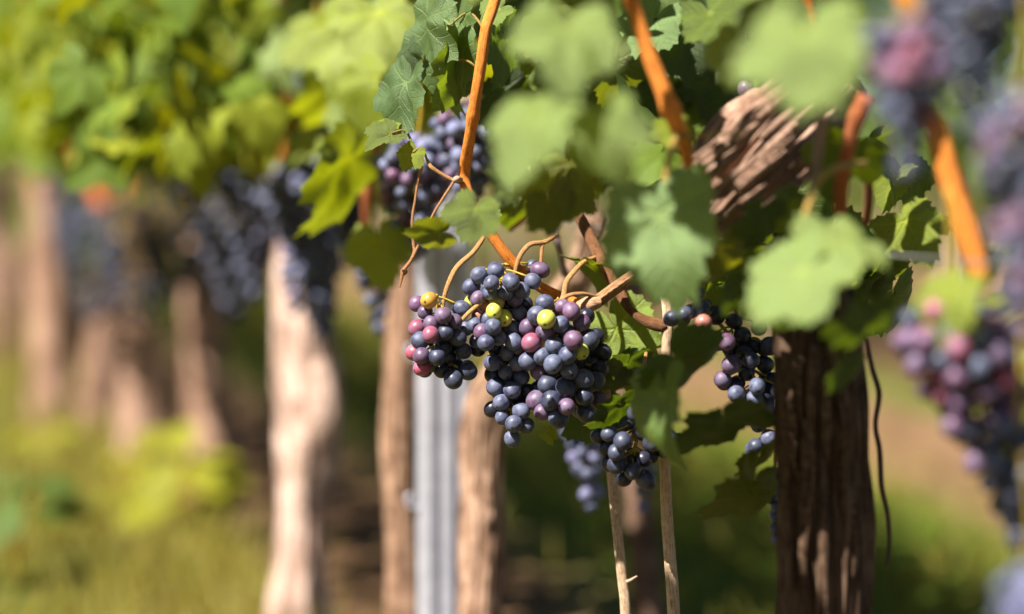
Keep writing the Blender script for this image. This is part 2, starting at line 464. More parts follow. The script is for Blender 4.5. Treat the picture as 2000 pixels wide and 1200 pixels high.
def trunk_px(root, pts, seed, nseg=40, step=0.012, fissure=0.14, colour=(1, 1, 1, 1), name='trunk'):
    """pts rows (px, py, d, width_px) from the top down; carried on to the ground"""
    raw = [(P(a, b, c), w_ * c / F_PX / 2) for a, b, c, w_ in pts]
    last, r = raw[-1]
    if last.z > 0.0:
        raw.append((Vector((last.x * 0.6 + root.location.x * 0.4, last.y, last.z * 0.4)), r * 1.02))
        raw.append((Vector((root.location.x, root.location.y, -0.03)), r * 1.25))
    return bark_tube(name, raw[::-1], root, nseg, step, fissure, 0.14, seed, M_BARK, colour)

# V1: dark trunk, near right; canopy shade put into its bark colour
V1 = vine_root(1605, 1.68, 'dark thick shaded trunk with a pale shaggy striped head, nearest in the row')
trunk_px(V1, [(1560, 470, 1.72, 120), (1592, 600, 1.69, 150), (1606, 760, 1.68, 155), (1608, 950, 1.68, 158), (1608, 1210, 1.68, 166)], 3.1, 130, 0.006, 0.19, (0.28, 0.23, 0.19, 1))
bark_tube('head', [(P(1375, 440, 1.68), .010), (P(1415, 385, 1.70), .026), (P(1470, 310, 1.70), .032), (P(1530, 255, 1.71), .031), (P(1600, 205, 1.73), .024), (P(1660, 150, 1.72), .018)], V1, 170, 0.003, 0.24, 0.13, 8.3, M_BARK, (1.05, 0.92, 0.88, 1), label='pale shaggy striped head of the trunk')
# loose bark strips on trunk and head
def strips(root, seeds, mat, colour, name='bark_strip'):
    for (pts, wd) in seeds:
        path = spline([(*p, 0) for p in pts], 8)[:, :3]
        V = []; Fc = []; A = []
        tw = rnd.uniform(-0.4, 0.4)
        for i, c in enumerate(path):
            t = path[min(i + 1, len(path) - 1)] - path[max(i - 1, 0)]
            side = Vector(np.cross(t, FWD)).normalized()
            side = Quaternion(Vector(t).normalized(), tw + i * 0.05) @ side
            wv = wd * math.sin(math.pi * (0.12 + 0.8 * i / (len(path) - 1)))
            c = Vector(c)
            for s_, dz in ((-1, 0), (0, 0.0016), (1, 0)):
                V.append(c + side * (s_ * wv) - FWD * dz - root.location); A.append((s_ * 0.6, 0.3, i * 0.8))
        for i in range(len(path) - 1):
            for k in range(2):
                a = i * 3 + k; Fc.append((a, a + 1, a + 4, a + 3))
        o = link(name, mesh_from(name, V, Fc, attrs=A), mat, root); o.color = colour
        mod = o.modifiers.new('thick', 'SOLIDIFY'); mod.thickness = 0.0012
sl = []
for k in range(22):
    y0 = rnd.uniform(620, 1080); x0 = 1600 + rnd.uniform(-70, 70); ln = rnd.uniform(90, 240)
    bulge = 1.68 - math.sqrt(max(0.0, 84 ** 2 - (x0 - 1603) ** 2)) * 1.68 / F_PX - 0.002
    sl.append(([P(x0, y0, bulge), P(x0 + rnd.uniform(-5, 5), y0 + ln / 2, bulge - 0.003), P(x0 + rnd.uniform(-12, 12), y0 + ln, bulge - rnd.uniform(-.002, 0.007))], rnd.uniform(0.0018, 0.004)))
strips(V1, sl, M_BARK, (0.36, 0.29, 0.23, 1))  # same shade-darkened bark tone as the trunk
sl = []
for k in range(26):
    t = rnd.uniform(0, 1); offp = rnd.uniform(-95, 95)
    cx, cy = 1400 + 170 * t, 400 - 175 * t
    nx, ny = 0.72, 0.69
    x0, y0 = cx + nx * offp, cy + ny * offp
    b = 1.68 - math.sqrt(max(0, 100 ** 2 - offp ** 2)) * 1.68 / F_PX - rnd.uniform(0.001, 0.005)
    ln = rnd.uniform(40, 90)
    sl.append(([P(x0 - 0.75 * ln, y0 + 0.62 * ln, b + .002), P(x0, y0, b - .002), P(x0 + 0.75 * ln, y0 - 0.60 * ln, b + .001)], rnd.uniform(0.0015, 0.0035)))
strips(V1, sl, M_BARK, (1.1, 0.95, 0.88, 1))

# V0: nearest vine, its trunk beyond the right edge
V0 = vine_root(0, 0, 'vine at the right end with strongly blurred purple bunches in its leaves', Vector((0.36, 0.95, 0)))
bark_tube('trunk', [(V0.location + Vector((0, 0, -0.03)), .036), (V0.location + Vector((.01, .0, .3)), .03), (V0.location + Vector((.0, .02, .6)), .034), (V0.location + Vector((-.03, .10, .70)), .026), (V0.location + Vector((-.06, .24, .735)), .015), (Vector((.27, 1.32, .745)), .011), (Vector((.24, 1.48, .74)), .010), (Vector((.215, 1.66, .725)), .012)], V0, 32, 0.015, 0.14, 0.2, 5.5, M_BARK)

# VS: slender young vine in focus
VS = vine_root(1318, 1.84, 'slender young vine with two straw-coloured thin stems and an orange cane over the sharp bunches')
def stem_px(pts, seed):
    raw = [(P(a, b, c), w_ * c / F_PX / 2) for a, b, c, w_ in pts]
    l_, r = raw[-1]
    raw.append((Vector((l_.x + 0.004, l_.y, 0.12)), r)); raw.append((Vector((l_.x + .006, l_.y, -0.03)), r * 1.3))
    return bark_tube('stem', raw[::-1], VS, 16, 0.006, 0.05, 0.16, seed, M_DRY, (1, 1, 1, 1))
stem_px([(1268, 440, 1.88, 17), (1290, 540, 1.86, 18), (1304, 620, 1.85, 21), (1300, 720, 1.85, 22), (1298, 850, 1.84, 22), (1302, 1000, 1.84, 23), (1309, 1100, 1.84, 24), (1316, 1210, 1.84, 25)], 2.0)
stem_px([(1180, 720, 1.90, 16), (1190, 850, 1.88, 19), (1197, 950, 1.87, 20), (1207, 1050, 1.87, 20), (1215, 1130, 1.87, 20), (1222, 1210, 1.87, 21)], 6.0)
cane(VS, [(1217, 1138, 1.87, 8), (1230, 1134, 1.866, 6), (1244, 1126, 1.86, 4)], (0.7, 0.5, 0.32, 1), 'twig', 0, 8)
# old woody arm and cordon
bark_tube('arm', [(P(1133, 603, 1.845), .0022), (P(1155, 595, 1.845), .0046), (P(1190, 570, 1.84), .0046), (P(1225, 545, 1.84), .0044), (P(1262, 522, 1.85), .0042), (P(1300, 500, 1.87), .004)], VS, 24, 0.004, 0.30, 0.22, 4.4, M_DRY, (0.66, 0.52, 0.40, 1), label='grey-brown woody arm')
bark_tube('arm', [(P(1130, 420, 1.88), .0040), (P(1160, 480, 1.87), .0046), (P(1188, 535, 1.86), .0044), (P(1215, 580, 1.855), .004), (P(1232, 607, 1.85), .003), (P(1258, 626, 1.85), .0042), (P(1280, 634, 1.85), .0052), (P(1302, 640, 1.85), .0045)], VS, 20, 0.004, 0.10, 0.22, 7.4, M_DRY, (0.34, 0.22, 0.15, 1), label='dark brown knobbly arm')
cane(VS, [(985, -60, 1.81, 22), (962, 20, 1.805, 22), (951, 55, 1.80, 21), (944, 110, 1.80, 22), (930, 190, 1.805, 22), (916, 270, 1.82, 22), (904, 335, 1.84, 23), (908, 365, 1.84, 22), (925, 405, 1.838, 19), (945, 438, 1.835, 21), (972, 475, 1.835, 21), (1005, 515, 1.838, 22), (1048, 555, 1.845, 20), (1092, 580, 1.85, 24), (1135, 600, 1.85, 26)], ORANGE, 'cane', 0.10, 16, label='bright orange zigzag cane')
cane(VS, [(1128, 598, 1.842, 17), (1150, 594, 1.838, 30), (1172, 590, 1.84, 22)], (0.62, 0.36, 0.2, 1), 'knot', 0, 12)
# side shoots and tendrils
cane(VS, [(905, 358, 1.838, 9), (885, 352, 1.835, 8), (862, 340, 1.835, 7.5), (842, 326, 1.835, 8), (834, 312, 1.84, 6)], TAN, 'side_shoot')
cane(VS, [(900, 352, 1.835, 10), (893, 349, 1.83, 12), (884, 354, 1.83, 9)], (0.62, 0.42, 0.3, 1), 'bud', 0, 8)
cane(VS, [(886, 356, 1.832, 6), (870, 380, 1.83, 5.5), (850, 412, 1.83, 5.5), (835, 442, 1.83, 5.5), (818, 478, 1.83, 6), (803, 508, 1.83, 7), (788, 528, 1.83, 8), (785, 540, 1.83, 7), (781, 562, 1.83, 2.5)], (0.5, 0.24, 0.10, 1), 'tendril')
cane(VS, [(826, 318, 1.838, 6), (817, 350, 1.838, 5.5), (811, 390, 1.838, 5), (805, 430, 1.837, 5.5), (807, 470, 1.835, 6), (809, 492, 1.833, 6), (802, 508, 1.83, 5), (797, 516, 1.83, 3)], (0.5, 0.24, 0.10, 1), 'tendril')
cane(VS, [(784, 530, 1.832, 6), (790, 526, 1.826, 6), (794, 532, 1.83, 5), (787, 538, 1.832, 4)], (0.4, 0.2, 0.09, 1), 'tendril')
cane(VS, [(940, 150, 1.845, 6), (925, 128, 1.84, 5), (908, 118, 1.84, 5), (888, 117, 1.84, 5)], YTAN, 'petiole')
# V2a / V2b: trunks by the post, V3.. down the row
V2 = vine_root(940, 2.32, 'knotted sunlit trunk on the right of the steel post, bending behind the bunches')
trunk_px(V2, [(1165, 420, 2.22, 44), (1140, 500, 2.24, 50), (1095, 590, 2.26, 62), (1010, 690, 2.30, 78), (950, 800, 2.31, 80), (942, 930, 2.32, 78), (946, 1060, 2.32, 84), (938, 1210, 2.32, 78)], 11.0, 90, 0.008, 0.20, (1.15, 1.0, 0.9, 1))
V2b = vine_root(790, 2.5, 'brown straight trunk on the left of the steel post')
trunk_px(V2b, [(800, 420, 2.52, 62), (792, 560, 2.51, 70), (786, 700, 2.5, 68), (782, 900, 2.5, 66), (788, 1050, 2.5, 64), (792, 1210, 2.5, 74)], 14.0, 80, 0.010, 0.18, (0.92, 0.76, 0.64, 1))
V3 = vine_root(595, 2.9, 'broad bright sunlit trunk with a bulging right side, left of the steel post')
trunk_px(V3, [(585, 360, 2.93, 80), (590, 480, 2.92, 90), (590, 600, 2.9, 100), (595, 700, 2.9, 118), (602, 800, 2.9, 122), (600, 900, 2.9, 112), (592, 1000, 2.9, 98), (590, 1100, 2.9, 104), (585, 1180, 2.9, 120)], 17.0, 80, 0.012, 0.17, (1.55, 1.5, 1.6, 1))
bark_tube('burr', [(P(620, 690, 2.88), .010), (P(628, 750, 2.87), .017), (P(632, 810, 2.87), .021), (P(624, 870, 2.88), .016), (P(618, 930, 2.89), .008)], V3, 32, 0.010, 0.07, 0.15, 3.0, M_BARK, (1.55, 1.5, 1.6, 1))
V4 = vine_root(410, 4.2, 'pinkish blurred trunk between the bright trunk and the paler one')
trunk_px(V4, [(395, 400, 4.2, 70), (393, 520, 4.2, 84), (400, 650, 4.2, 80), (408, 780, 4.2, 84), (420, 900, 4.2, 92)], 21.0, 28, 0.03, 0.12, (1.1, 0.92, 0.84, 1))
V5 = vine_root(275, 4.4, 'pale blurred trunk rising behind the yellow-green weed')
trunk_px(V5, [(260, 420, 4.42, 60), (262, 560, 4.4, 72), (268, 700, 4.4, 80), (272, 820, 4.4, 84), (278, 900, 4.4, 96)], 24.0, 28, 0.03, 0.12, (1.15, 0.98, 0.92, 1))
V6 = vine_root(185, 5.0, 'thin leaning trunk, very blurred, between two paler ones')
trunk_px(V6, [(215, 500, 5.0, 48), (200, 650, 5.0, 56), (185, 800, 5.0, 62)], 27.0, 20, 0.04, 0.1, (1.0, 0.82, 0.76, 1))
V7 = vine_root(98, 5.2, 'wide very blurred trunk near the far end of the row')
trunk_px(V7, [(85, 300, 5.2, 64), (92, 450, 5.2, 76), (98, 620, 5.2, 82), (105, 780, 5.2, 88)], 31.0, 24, 0.04, 0.1, (1.1, 0.92, 0.84, 1))
V8 = vine_root(10, 6.6, 'farthest blurred trunk, half hidden at the end of the row')
trunk_px(V8, [(5, 350, 6.6, 50), (8, 500, 6.6, 56), (12, 660, 6.6, 60)], 35.0, 20, 0.05, 0.1, (0.95, 0.8, 0.72, 1))
V2c = vine_root(1262, 2.75, 'dark shaded trunk standing behind the two straw-coloured stems')
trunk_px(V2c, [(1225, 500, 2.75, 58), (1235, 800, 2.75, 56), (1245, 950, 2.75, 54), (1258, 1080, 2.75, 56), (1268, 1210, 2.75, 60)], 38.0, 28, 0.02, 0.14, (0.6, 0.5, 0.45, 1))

# canes of other vines
cane(V1, [(1205, -80, 1.58, 28), (1238, 10, 1.58, 28), (1265, 90, 1.58, 30), (1292, 165, 1.58, 32), (1318, 235, 1.58, 34), (1338, 300, 1.6, 24), (1350, 380, 1.64, 20)], ORANGE, 'cane', 0.09, 14, label='orange cane running down to the shaggy head')
cane(V1, [(1322, 255, 1.585, 14), (1310, 300, 1.56, 13), (1300, 350, 1.555, 14), (1304, 372, 1.552, 12)], YTAN, 'petiole')
cane(V1, [(1770, 190, 1.46, 40), (1826, 240, 1.48, 42), (1848, 310, 1.48, 44), (1872, 385, 1.48, 45), (1895, 460, 1.48, 46), (1913, 528, 1.48, 40), (1920, 560, 1.48, 22)], ORANGE, 'cane', 0.12, 16, label='thick orange cane hanging right of the trunk')
cane(V1, [(1690, 190, 1.56, 34), (1668, 250, 1.57, 30), (1655, 310, 1.58, 28), (1645, 370, 1.6, 30), (1640, 420, 1.64, 22)], RUST, 'cane', 0.09, 12)
cane(V1, [(1600, 170, 1.58, 22), (1604, 240, 1.57, 24), (1600, 300, 1.56, 22), (1592, 350, 1.55, 18), (1580, 400, 1.53, 16), (1560, 450, 1.51, 15)], (0.36, 0.22, 0.11, 1), 'cane', 0.08, 12)
cane(V1, [(1692, 318, 1.57, 10), (1660, 322, 1.55, 13), (1625, 332, 1.53, 14), (1598, 355, 1.52, 14), (1580, 400, 1.51, 13), (1565, 440, 1.5, 12)], YTAN, 'petiole')
cane(V1, [(1694, 300, 1.62, 20), (1698, 380, 1.64, 18), (1694, 440, 1.66, 16)], (0.2, 0.07, 0.03, 1), 'cane', 0.09)
cane(V1, [(1330, 268, 1.58, 10), (1400, 262, 1.57, 9), (1450, 258, 1.56, 7)], YTAN, 'tendril')
cane(V0, [(1770, -60, 1.28, 50), (1785, 10, 1.28, 50), (1795, 70, 1.29, 40), (1780, 150, 1.3, 32), (1765, 210, 1.31, 26)], ORANGE, 'cane', 0.1, 12, label='orange cane among the blurred purple bunches')
cane(V1, [(1692, 660, 1.7, 8), (1704, 720, 1.7, 10), (1717, 770, 1.7, 11), (1710, 830, 1.7, 10), (1718, 880, 1.7, 11), (1722, 950, 1.7, 11), (1734, 1010, 1.7, 10), (1736, 1070, 1.7, 8), (1730, 1110, 1.7, 4)], (0.16, 0.085, 0.07, 1), 'tendril', label='dark wavy dry tendril hanging beside the trunk')
cane(V2b, [(745, 250, 2.32, 24), (726, 320, 2.32, 25), (720, 370, 2.32, 24), (718, 420, 2.33, 20), (714, 500, 2.36, 16)], RUST, 'cane', 0.1)
cane(V2, [(990, 445, 2.02, 24), (1035, 412, 2.02, 18), (1080, 390, 2.05, 14)], (0.45, 0.2, 0.12, 1), 'cane', 0.1)
cane(V2, [(1060, 390, 2.0, 9), (1090, 470, 2.0, 14), (1104, 540, 2.02, 12)], (0.34, 0.24, 0.24, 1), 'cane', 0.06)
cane(V4, [(185, 130, 4.0, 26), (168, 230, 4.0, 34), (158, 290, 4.0, 32), (178, 360, 4.0, 28), (205, 410, 4.0, 26)], (0.75, 0.20, 0.05, 1), 'cane', 0.12)
cane(V4, [(290, 200, 3.8, 26), (310, 260, 3.8, 40), (330, 310, 3.85, 36)], (0.7, 0.2, 0.05, 1), 'cane', 0.12)
for R_, px, d in ((V3, 560, 2.85), (V3, 640, 2.95), (V5, 250, 4.4), (V6, 150, 5.0), (V7, 60, 5.1), (V2b, 820, 2.5)):
    cane(R_, [(px + rnd.uniform(-40, 40), -80, d, 14 * 2.4 / d * 1.4), (px, 120, d, 24 * 2.4 / d), (px + rnd.uniform(-20, 20), 380, d, 26 * 2.4 / d)], ORANGE if rnd.random() < .6 else RUST, 'cane', 0.09)

# ------------------------------------------------------------------ hand placed leaves
PALE = (0.15, 0.22, 0.060, 1); COOL = (0.14, 0.23, 0.085, 1); LIT = (0.18, 0.235, 0.032, 1); YEL = (0.15, 0.20, 0.014, 1); DK = (0.035, 0.065, 0.014, 1)  # leaf tones: sun sheen put into PALE, COOL and LIT, shade into DK
H = hand_leaf
H(V1, 1570, 85, 1.22, 280, 5, 25, 25, PALE, 0)
H(V1, 1290, 435, 1.55, 255, 12, 22, 18, COOL, 1)
H(V1, 1555, 535, 1.42, 240, -40, 40, 30, (0.16, 0.235, 0.075, 1), 6)
H(V1, 1640, 475, 1.45, 230, -80, 56, -12, (0.15, 0.215, 0.06, 1), 2)
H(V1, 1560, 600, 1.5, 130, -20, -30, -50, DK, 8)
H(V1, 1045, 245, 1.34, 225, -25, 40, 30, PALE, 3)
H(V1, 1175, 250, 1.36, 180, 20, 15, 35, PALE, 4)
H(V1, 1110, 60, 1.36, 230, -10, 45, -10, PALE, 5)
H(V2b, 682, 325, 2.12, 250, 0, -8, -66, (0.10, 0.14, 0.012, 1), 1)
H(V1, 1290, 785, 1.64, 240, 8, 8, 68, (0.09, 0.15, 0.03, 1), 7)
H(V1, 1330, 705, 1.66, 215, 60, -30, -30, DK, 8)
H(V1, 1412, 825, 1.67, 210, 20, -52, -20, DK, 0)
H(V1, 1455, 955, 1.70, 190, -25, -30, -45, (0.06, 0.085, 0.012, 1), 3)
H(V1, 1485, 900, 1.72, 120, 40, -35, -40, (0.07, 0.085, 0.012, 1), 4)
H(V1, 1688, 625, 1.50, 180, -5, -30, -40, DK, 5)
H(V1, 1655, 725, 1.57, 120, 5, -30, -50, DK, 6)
H(V1, 1858, 585, 1.36, 185, -15, 30, 50, LIT, 3)
H(V1, 1775, 440, 1.74, 170, 30, 35, 10, YEL, 2)
H(V1, 1745, 350, 1.80, 110, -20, 30, 30, YEL, 8)
H(V1, 1775, 350, 1.86, 120, 20, 10, -20, 0.4, 3)
H(V0, 1985, 600, 1.62, 180, -20, -30, -40, YEL, 4)
H(V0, 1985, 720, 1.62, 170, 20, 20, 30, YEL, 7)
H(V0, 2000, 850, 1.62, 150, 0, -30, -50, (0.07, 0.10, 0.02, 1), 6)
H(V0, 1930, 520, 1.5, 130, 0, -30, -50, YEL, 6)
H(V1, 1490, 430, 1.60, 130, 0, -20, -30, DK, 5)
H(V1, 1540, 390, 1.62, 90, 20, 10, -30, 0.3, 7)
H(V1, 1400, 500, 1.62, 150, 20, -20, -40, (0.1, 0.12, 0.02, 1), 8)
H(V1, 1470, 560, 1.60, 170, 30, -30, -30, DK, 2)
H(V1, 1350, 350, 1.58, 90, 10, 10, 0, COOL, 4)
H(VS, 1208, 655, 1.88, 190, 30, 20, 20, (0.13, 0.19, 0.02, 1), 1)
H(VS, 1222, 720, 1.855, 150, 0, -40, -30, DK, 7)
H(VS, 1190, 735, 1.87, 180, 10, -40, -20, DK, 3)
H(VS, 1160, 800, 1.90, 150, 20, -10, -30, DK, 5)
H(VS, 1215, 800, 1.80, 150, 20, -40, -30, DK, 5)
H(VS, 1068, 845, 1.85, 44, 5, 10, 40, YEL, 4)
H(VS, 925, 415, 1.70, 120, -20, 10, 10, (0.11, 0.16, 0.03, 1), 0)
H(VS, 850, 458, 1.72, 120, -70, -50, -10, (0.09, 0.12, 0.02, 1), 2)
H(V2b, 738, 480, 2.15, 150, 10, 20, 15, YEL, 3)
H(VS, 803, 302, 1.835, 66, -30, 18, 15, LIT, 6, (836, 318, 1.838))
H(VS, 962, 420, 1.835, 34, 160, 20, 20, PALE, 4, (945, 440, 1.835))
H(VS, 758, 262, 1.835, 95, -60, 55, -10, (0.10, 0.14, 0.03, 1), 7, (808, 285, 1.84))
H(VS, 760, 240, 1.85, 70, -30, 75, 0, LIT, 1)
# hanging sharp leaves at top centre: seen nearly edge on
H(VS, 835, 60, 1.85, 215, -8, 8, 62, (0.085, 0.14, 0.05, 1), 2)
H(VS, 872, 70, 1.86, 250, -12, 10, 55, (0.10, 0.16, 0.06, 1), 5, (948, 60, 1.81))
H(VS, 893, 125, 1.85, 170, -16, 6, -66, (0.09, 0.15, 0.04, 1), 8)
H(VS, 790, 175, 1.84, 190, -14, 10, 58, (0.07, 0.125, 0.045, 1), 0)
H(VS, 800, 105, 1.86, 80, 20, 5, 50, (0.05, 0.09, 0.03, 1), 3)
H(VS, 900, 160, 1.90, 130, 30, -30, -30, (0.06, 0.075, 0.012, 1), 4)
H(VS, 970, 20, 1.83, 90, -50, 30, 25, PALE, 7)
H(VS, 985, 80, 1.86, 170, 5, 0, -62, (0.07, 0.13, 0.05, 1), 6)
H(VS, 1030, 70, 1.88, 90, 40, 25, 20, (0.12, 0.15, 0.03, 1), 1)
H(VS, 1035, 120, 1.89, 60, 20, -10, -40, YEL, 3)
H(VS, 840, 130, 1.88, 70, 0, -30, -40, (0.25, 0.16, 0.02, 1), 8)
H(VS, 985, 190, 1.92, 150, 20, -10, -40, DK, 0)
H(V2, 1075, 400, 1.62, 140, 30, -15, -30, (0.08, 0.10, 0.015, 1), 2)
H(V2, 1130, 380, 1.64, 110, -30, 10, -30, (0.09, 0.12, 0.02, 1), 7)
H(V2, 1040, 350, 1.70, 90, 10, 20, -20, YEL, 1)
H(V2, 1010, 400, 2.0, 110, 20, -10, -30, 0.5, 4)
# lit leaves over the left-middle
for (px, py, d, wd, roll, up, left, c, var) in [
    (700, 70, 2.25, 230, -10, 30, 25, LIT, 1), (625, 60, 2.4, 200, 20, 25, 35, YEL, 2), (735, 165, 2.2, 190, -25, 15, 30, YEL, 3),
    (650, 180, 2.35, 170, 10, -20, -40, YEL, 4), (745, 30, 2.15, 200, 30, 35, 10, LIT, 5), (690, 210, 2.3, 150, -10, 30, 30, (0.12, 0.17, 0.03, 1), 6),
    (560, 90, 2.7, 170, 15, 35, 10, PALE, 7), (600, 285, 2.55, 110, -60, 40, 20, LIT, 8), (540, 40, 2.8, 180, -10, 15, 30, PALE, 0),
    (1290, 200, 1.95, 200, -20, -20, -30, DK, 2), (1200, 130, 1.9, 160, 10, -10, -30, (0.08, 0.11, 0.02, 1), 3), (1340, 80, 1.9, 170, 20, 10, 0, DK, 5),
    (1270, 40, 1.9, 150, -30, 30, 20, COOL, 6), (1400, 150, 1.95, 160, 0, 10, -20, DK, 8), (1240, 320, 1.95, 130, 10, -20, -20, 0.3, 1),
    (1440, 100, 1.55, 140, -20, 20, 30, PALE, 7), (1500, 20, 1.6, 160, 10, 20, 0, 0.4, 3), (1390, 30, 1.7, 150, 30, 30, 20, 0.5, 6),
    (1610, 150, 1.33, 120, 30, 25, 20, PALE, 4), (1310, 250, 1.62, 90, 10, 30, 20, YEL, 2)]:
    H(VS if d > 1.8 and px > 900 else (V2b if d < 2.3 and px < 900 else (V3 if px < 900 else V1)), px, py, d, wd, roll, up, left, c, var)

for k in range(26):
    px, py = rnd.uniform(1360, 1760), rnd.uniform(330, 640)
    if px < 1500 and py > 560: continue
    H(V1, px, py, rnd.uniform(1.80, 1.95), rnd.uniform(120, 190), rnd.uniform(-50, 50), rnd.uniform(-45, 20), rnd.uniform(-60, 10), rnd.choice([DK, (0.06, 0.10, 0.015, 1), 0.5]))
# second layer of leaves behind the top centre
for k in range(46):
    px, py = rnd.uniform(770, 1420), rnd.uniform(-20, 330)
    if 840 < px < 1000 and py > 190: continue
    if px < 860 and py > 250: continue
    H(V2 if px < 1100 else VS, px, py, rnd.uniform(2.2, 2.5) if px < 1100 else rnd.uniform(1.95, 2.2), rnd.uniform(130, 190), rnd.uniform(-50, 50), rnd.uniform(-30, 45), rnd.uniform(-40, 40), min(1, max(0, rnd.gauss(.5, .3))))
# canes and leaves added above the frame to shade the trunk and bunches
shade_cane = [(V1.location + Vector((0, 0, .64)), .006), (Vector((.14, 1.58, .84)), .005), (Vector((.03, 1.50, .90)), .0045), (Vector((-.10, 1.42, .90)), .004), (Vector((-.24, 1.33, .86)), .003)]
bark_tube('cane', shade_cane, V1, 10, 0.01, 0.0, 0.1, 1.0, M_CANE, ORANGE)
shade_pts = [P(1602 + dx, y, 1.64) for y in range(640, 1330, 30) for dx in (-60, 0, 60)] + [P(1345, 690, 1.66), P(1380, 720, 1.66), P(1420, 810, 1.67), P(1455, 955, 1.7), *[P(x, y, 1.79) for x in (1180, 1215, 1250) for y in (840, 875, 910, 940)], P(1210, 720, 1.88), P(1500, 680, 1.79), P(1470, 620, 1.79), P(1160, 760, 1.82), P(1180, 800, 1.82), P(1130, 790, 1.82), P(1170, 710, 1.84), P(890, 735, 1.83)]
lit_pts = [(P(x, y, d), r) for x, y, d, r in [(1400, 380, 1.66, .03), (1470, 310, 1.66, .03), (1540, 270, 1.66, .03), (1290, 435, 1.55, .028), (1275, 400, 1.55, .02), (1310, 480, 1.55, .02), (1600, 510, 1.5, .035), (1570, 85, 1.3, .04),
    (1290, 800, 1.64, .008), (860, 640, 1.82, .02), (960, 600, 1.82, .03), (1000, 680, 1.82, .025), (1090, 700, 1.82, .03), (1050, 620, 1.82, .03), (1070, 740, 1.82, .015), (1205, 630, 1.87, .012), (1210, 1050, 1.87, .02), (1310, 1050, 1.84, .02), (1850, 720, 1.47, .04), (1900, 900, 1.47, .04), (1870, 385, 1.48, .04), (1860, 575, 1.36, .03), (1045, 245, 1.42, .035), (1175, 250, 1.44, .03), (1490, 770, 1.78, .012), (1280, 120, 1.58, .02), (1310, 220, 1.58, .02), (1385, 640, 1.77, .01), (1960, 380, 1.26, .04), (1296, 580, 1.85, .01)]]
def ray_dist(c, p):
    q = c - p; t = q.dot(TO_SUN); return (q - TO_SUN * t).length if t > 0 else 9
n_sh = 0
bark_tube('cane', [(V1.location + Vector((0, 0, .66)), .006), (Vector((.12, 1.60, .98)), .005), (Vector((-.05, 1.48, 1.12)), .0045), (Vector((-.24, 1.32, 1.13)), .004), (Vector((-.46, 1.12, 1.02)), .003)], V1, 10, 0.01, 0.0, 0.1, 2.0, M_CANE, ORANGE)  # second added cane for the unseen shade-casting leaves
for k in range(30000):
    p = rnd.choice(shade_pts); c = p + TO_SUN * rnd.uniform(0.2, 1.45) + rand_dir() * rnd.uniform(0, .03)
    if proj(c)[1] > -125 or c.z > 1.2: continue
    if any(ray_dist(c, q) < r + .030 for q, r in lit_pts): continue
    n_sh += 1
    place_leaf(V1, c, rand_dir() - Vector((0, 0, .5)), TO_SUN + rand_dir() * .35, rnd.uniform(.036, .048), LEAVES[rnd.randrange(9)][0], leaf_colour())
    if n_sh >= 420: break

# ------------------------------------------------------------------ scattered canopy leaves
beyond = []
for k, d in enumerate((8.4, 10.0, 11.8)):
    p = RW(d, rnd.uniform(-.04, .04), 0)
    r = thing('grapevine', ['vine past the far end trunk, a green blur in the corner', 'vine past the far end, second behind the last clear trunk', 'vine past the far end, third behind the last clear trunk'][k], 'grapevine', p, VG)
    vines.append((row_v(p), r)); beyond.append(r)
    bark_tube('trunk', [(p + Vector((0, 0, -.03)), .04), (p + Vector((.02, 0, .3)), .034), (p + Vector((0, .02, .66)), .034)], r, 14, 0.06, 0.1, 0.2, k, M_BARK)

def nearest_vine(v, only=None):
    return min(vines, key=lambda q: abs(q[0] - v))[1]
fol = {}
def fol_add(root, pos, tip, nrm, size):
    me, V, Fc = rnd.choice(LOWLEAVES)
    B = np.array(basis(tip, nrm).to_3x3()); A = np.array(V) * size
    W = A @ B.T + np.array(pos - root.location)
    lst = fol.setdefault(root.name, [root, [], [], 0])
    lst[1].append(W); lst[2] += [tuple(i + lst[3] for i in q) for q in Fc]; lst[3] += len(V)

count = 0
prot = [P(x, y, d) for x, y, d in [(585, 560, 2.9), (588, 590, 2.9), (592, 660, 2.9), (600, 740, 2.9), (590, 620, 2.9), (592, 700, 2.9), (595, 780, 2.9), (600, 860, 2.9), *[(265, y, 4.4) for y in range(560, 900, 60)], *[(95, y, 5.2) for y in range(360, 800, 60)], *[(400, y, 4.2) for y in range(540, 900, 60)], *[(190, y, 5.0) for y in range(600, 820, 60)], (930, 800, 2.3), (790, 760, 2.5)]]
v = 0.9
while v < 13:
    step = 0.0036 if v < 6 else 0.010
    v += step * rnd.uniform(0.4, 1.6)
    u = rnd.uniform(-0.21, 0.20); z = rnd.uniform(0.60, 1.02)
    if z < 0.66 and rnd.random() < 0.35: continue
    p = RW(v, u, z); px, py, d = proj(p)
    nrm = (TO_SUN * rnd.uniform(0.2, 1.0) + rand_dir() * 0.85 + Vector((0, -0.25, 0.1))).normalized()
    tip = (Vector((0, 0, -1)) * 0.9 + rand_dir() * 0.8).normalized()
    size = rnd.uniform(0.030, 0.052)
    inview = -120 < px < 2120 and -120 < py
    if d < 2.6:
        # the near canopy in view is set leaf by leaf above; only fill behind it
        if inview:
            if d < 2.0 or py > 200 or u < 0.02: continue
        elif d < 1.0 or u < (0.06 if d < 1.8 else -0.05): continue
    if d > 2.5 and any(ray_dist(p, q) < .06 for q in prot): continue
    root = nearest_vine(row_v(p))
    if inview and d < 9:
        place_leaf(root, p, tip, nrm, size, LEAVES[rnd.randrange(9)][0] if d < 2.7 else LOWLEAVES[rnd.randrange(5)][0], leaf_colour(min(1, max(0, rnd.gauss(0.72, 0.25)))))
        count += 1
    else:
        fol_add(root, p, tip, nrm, size * 1.1)
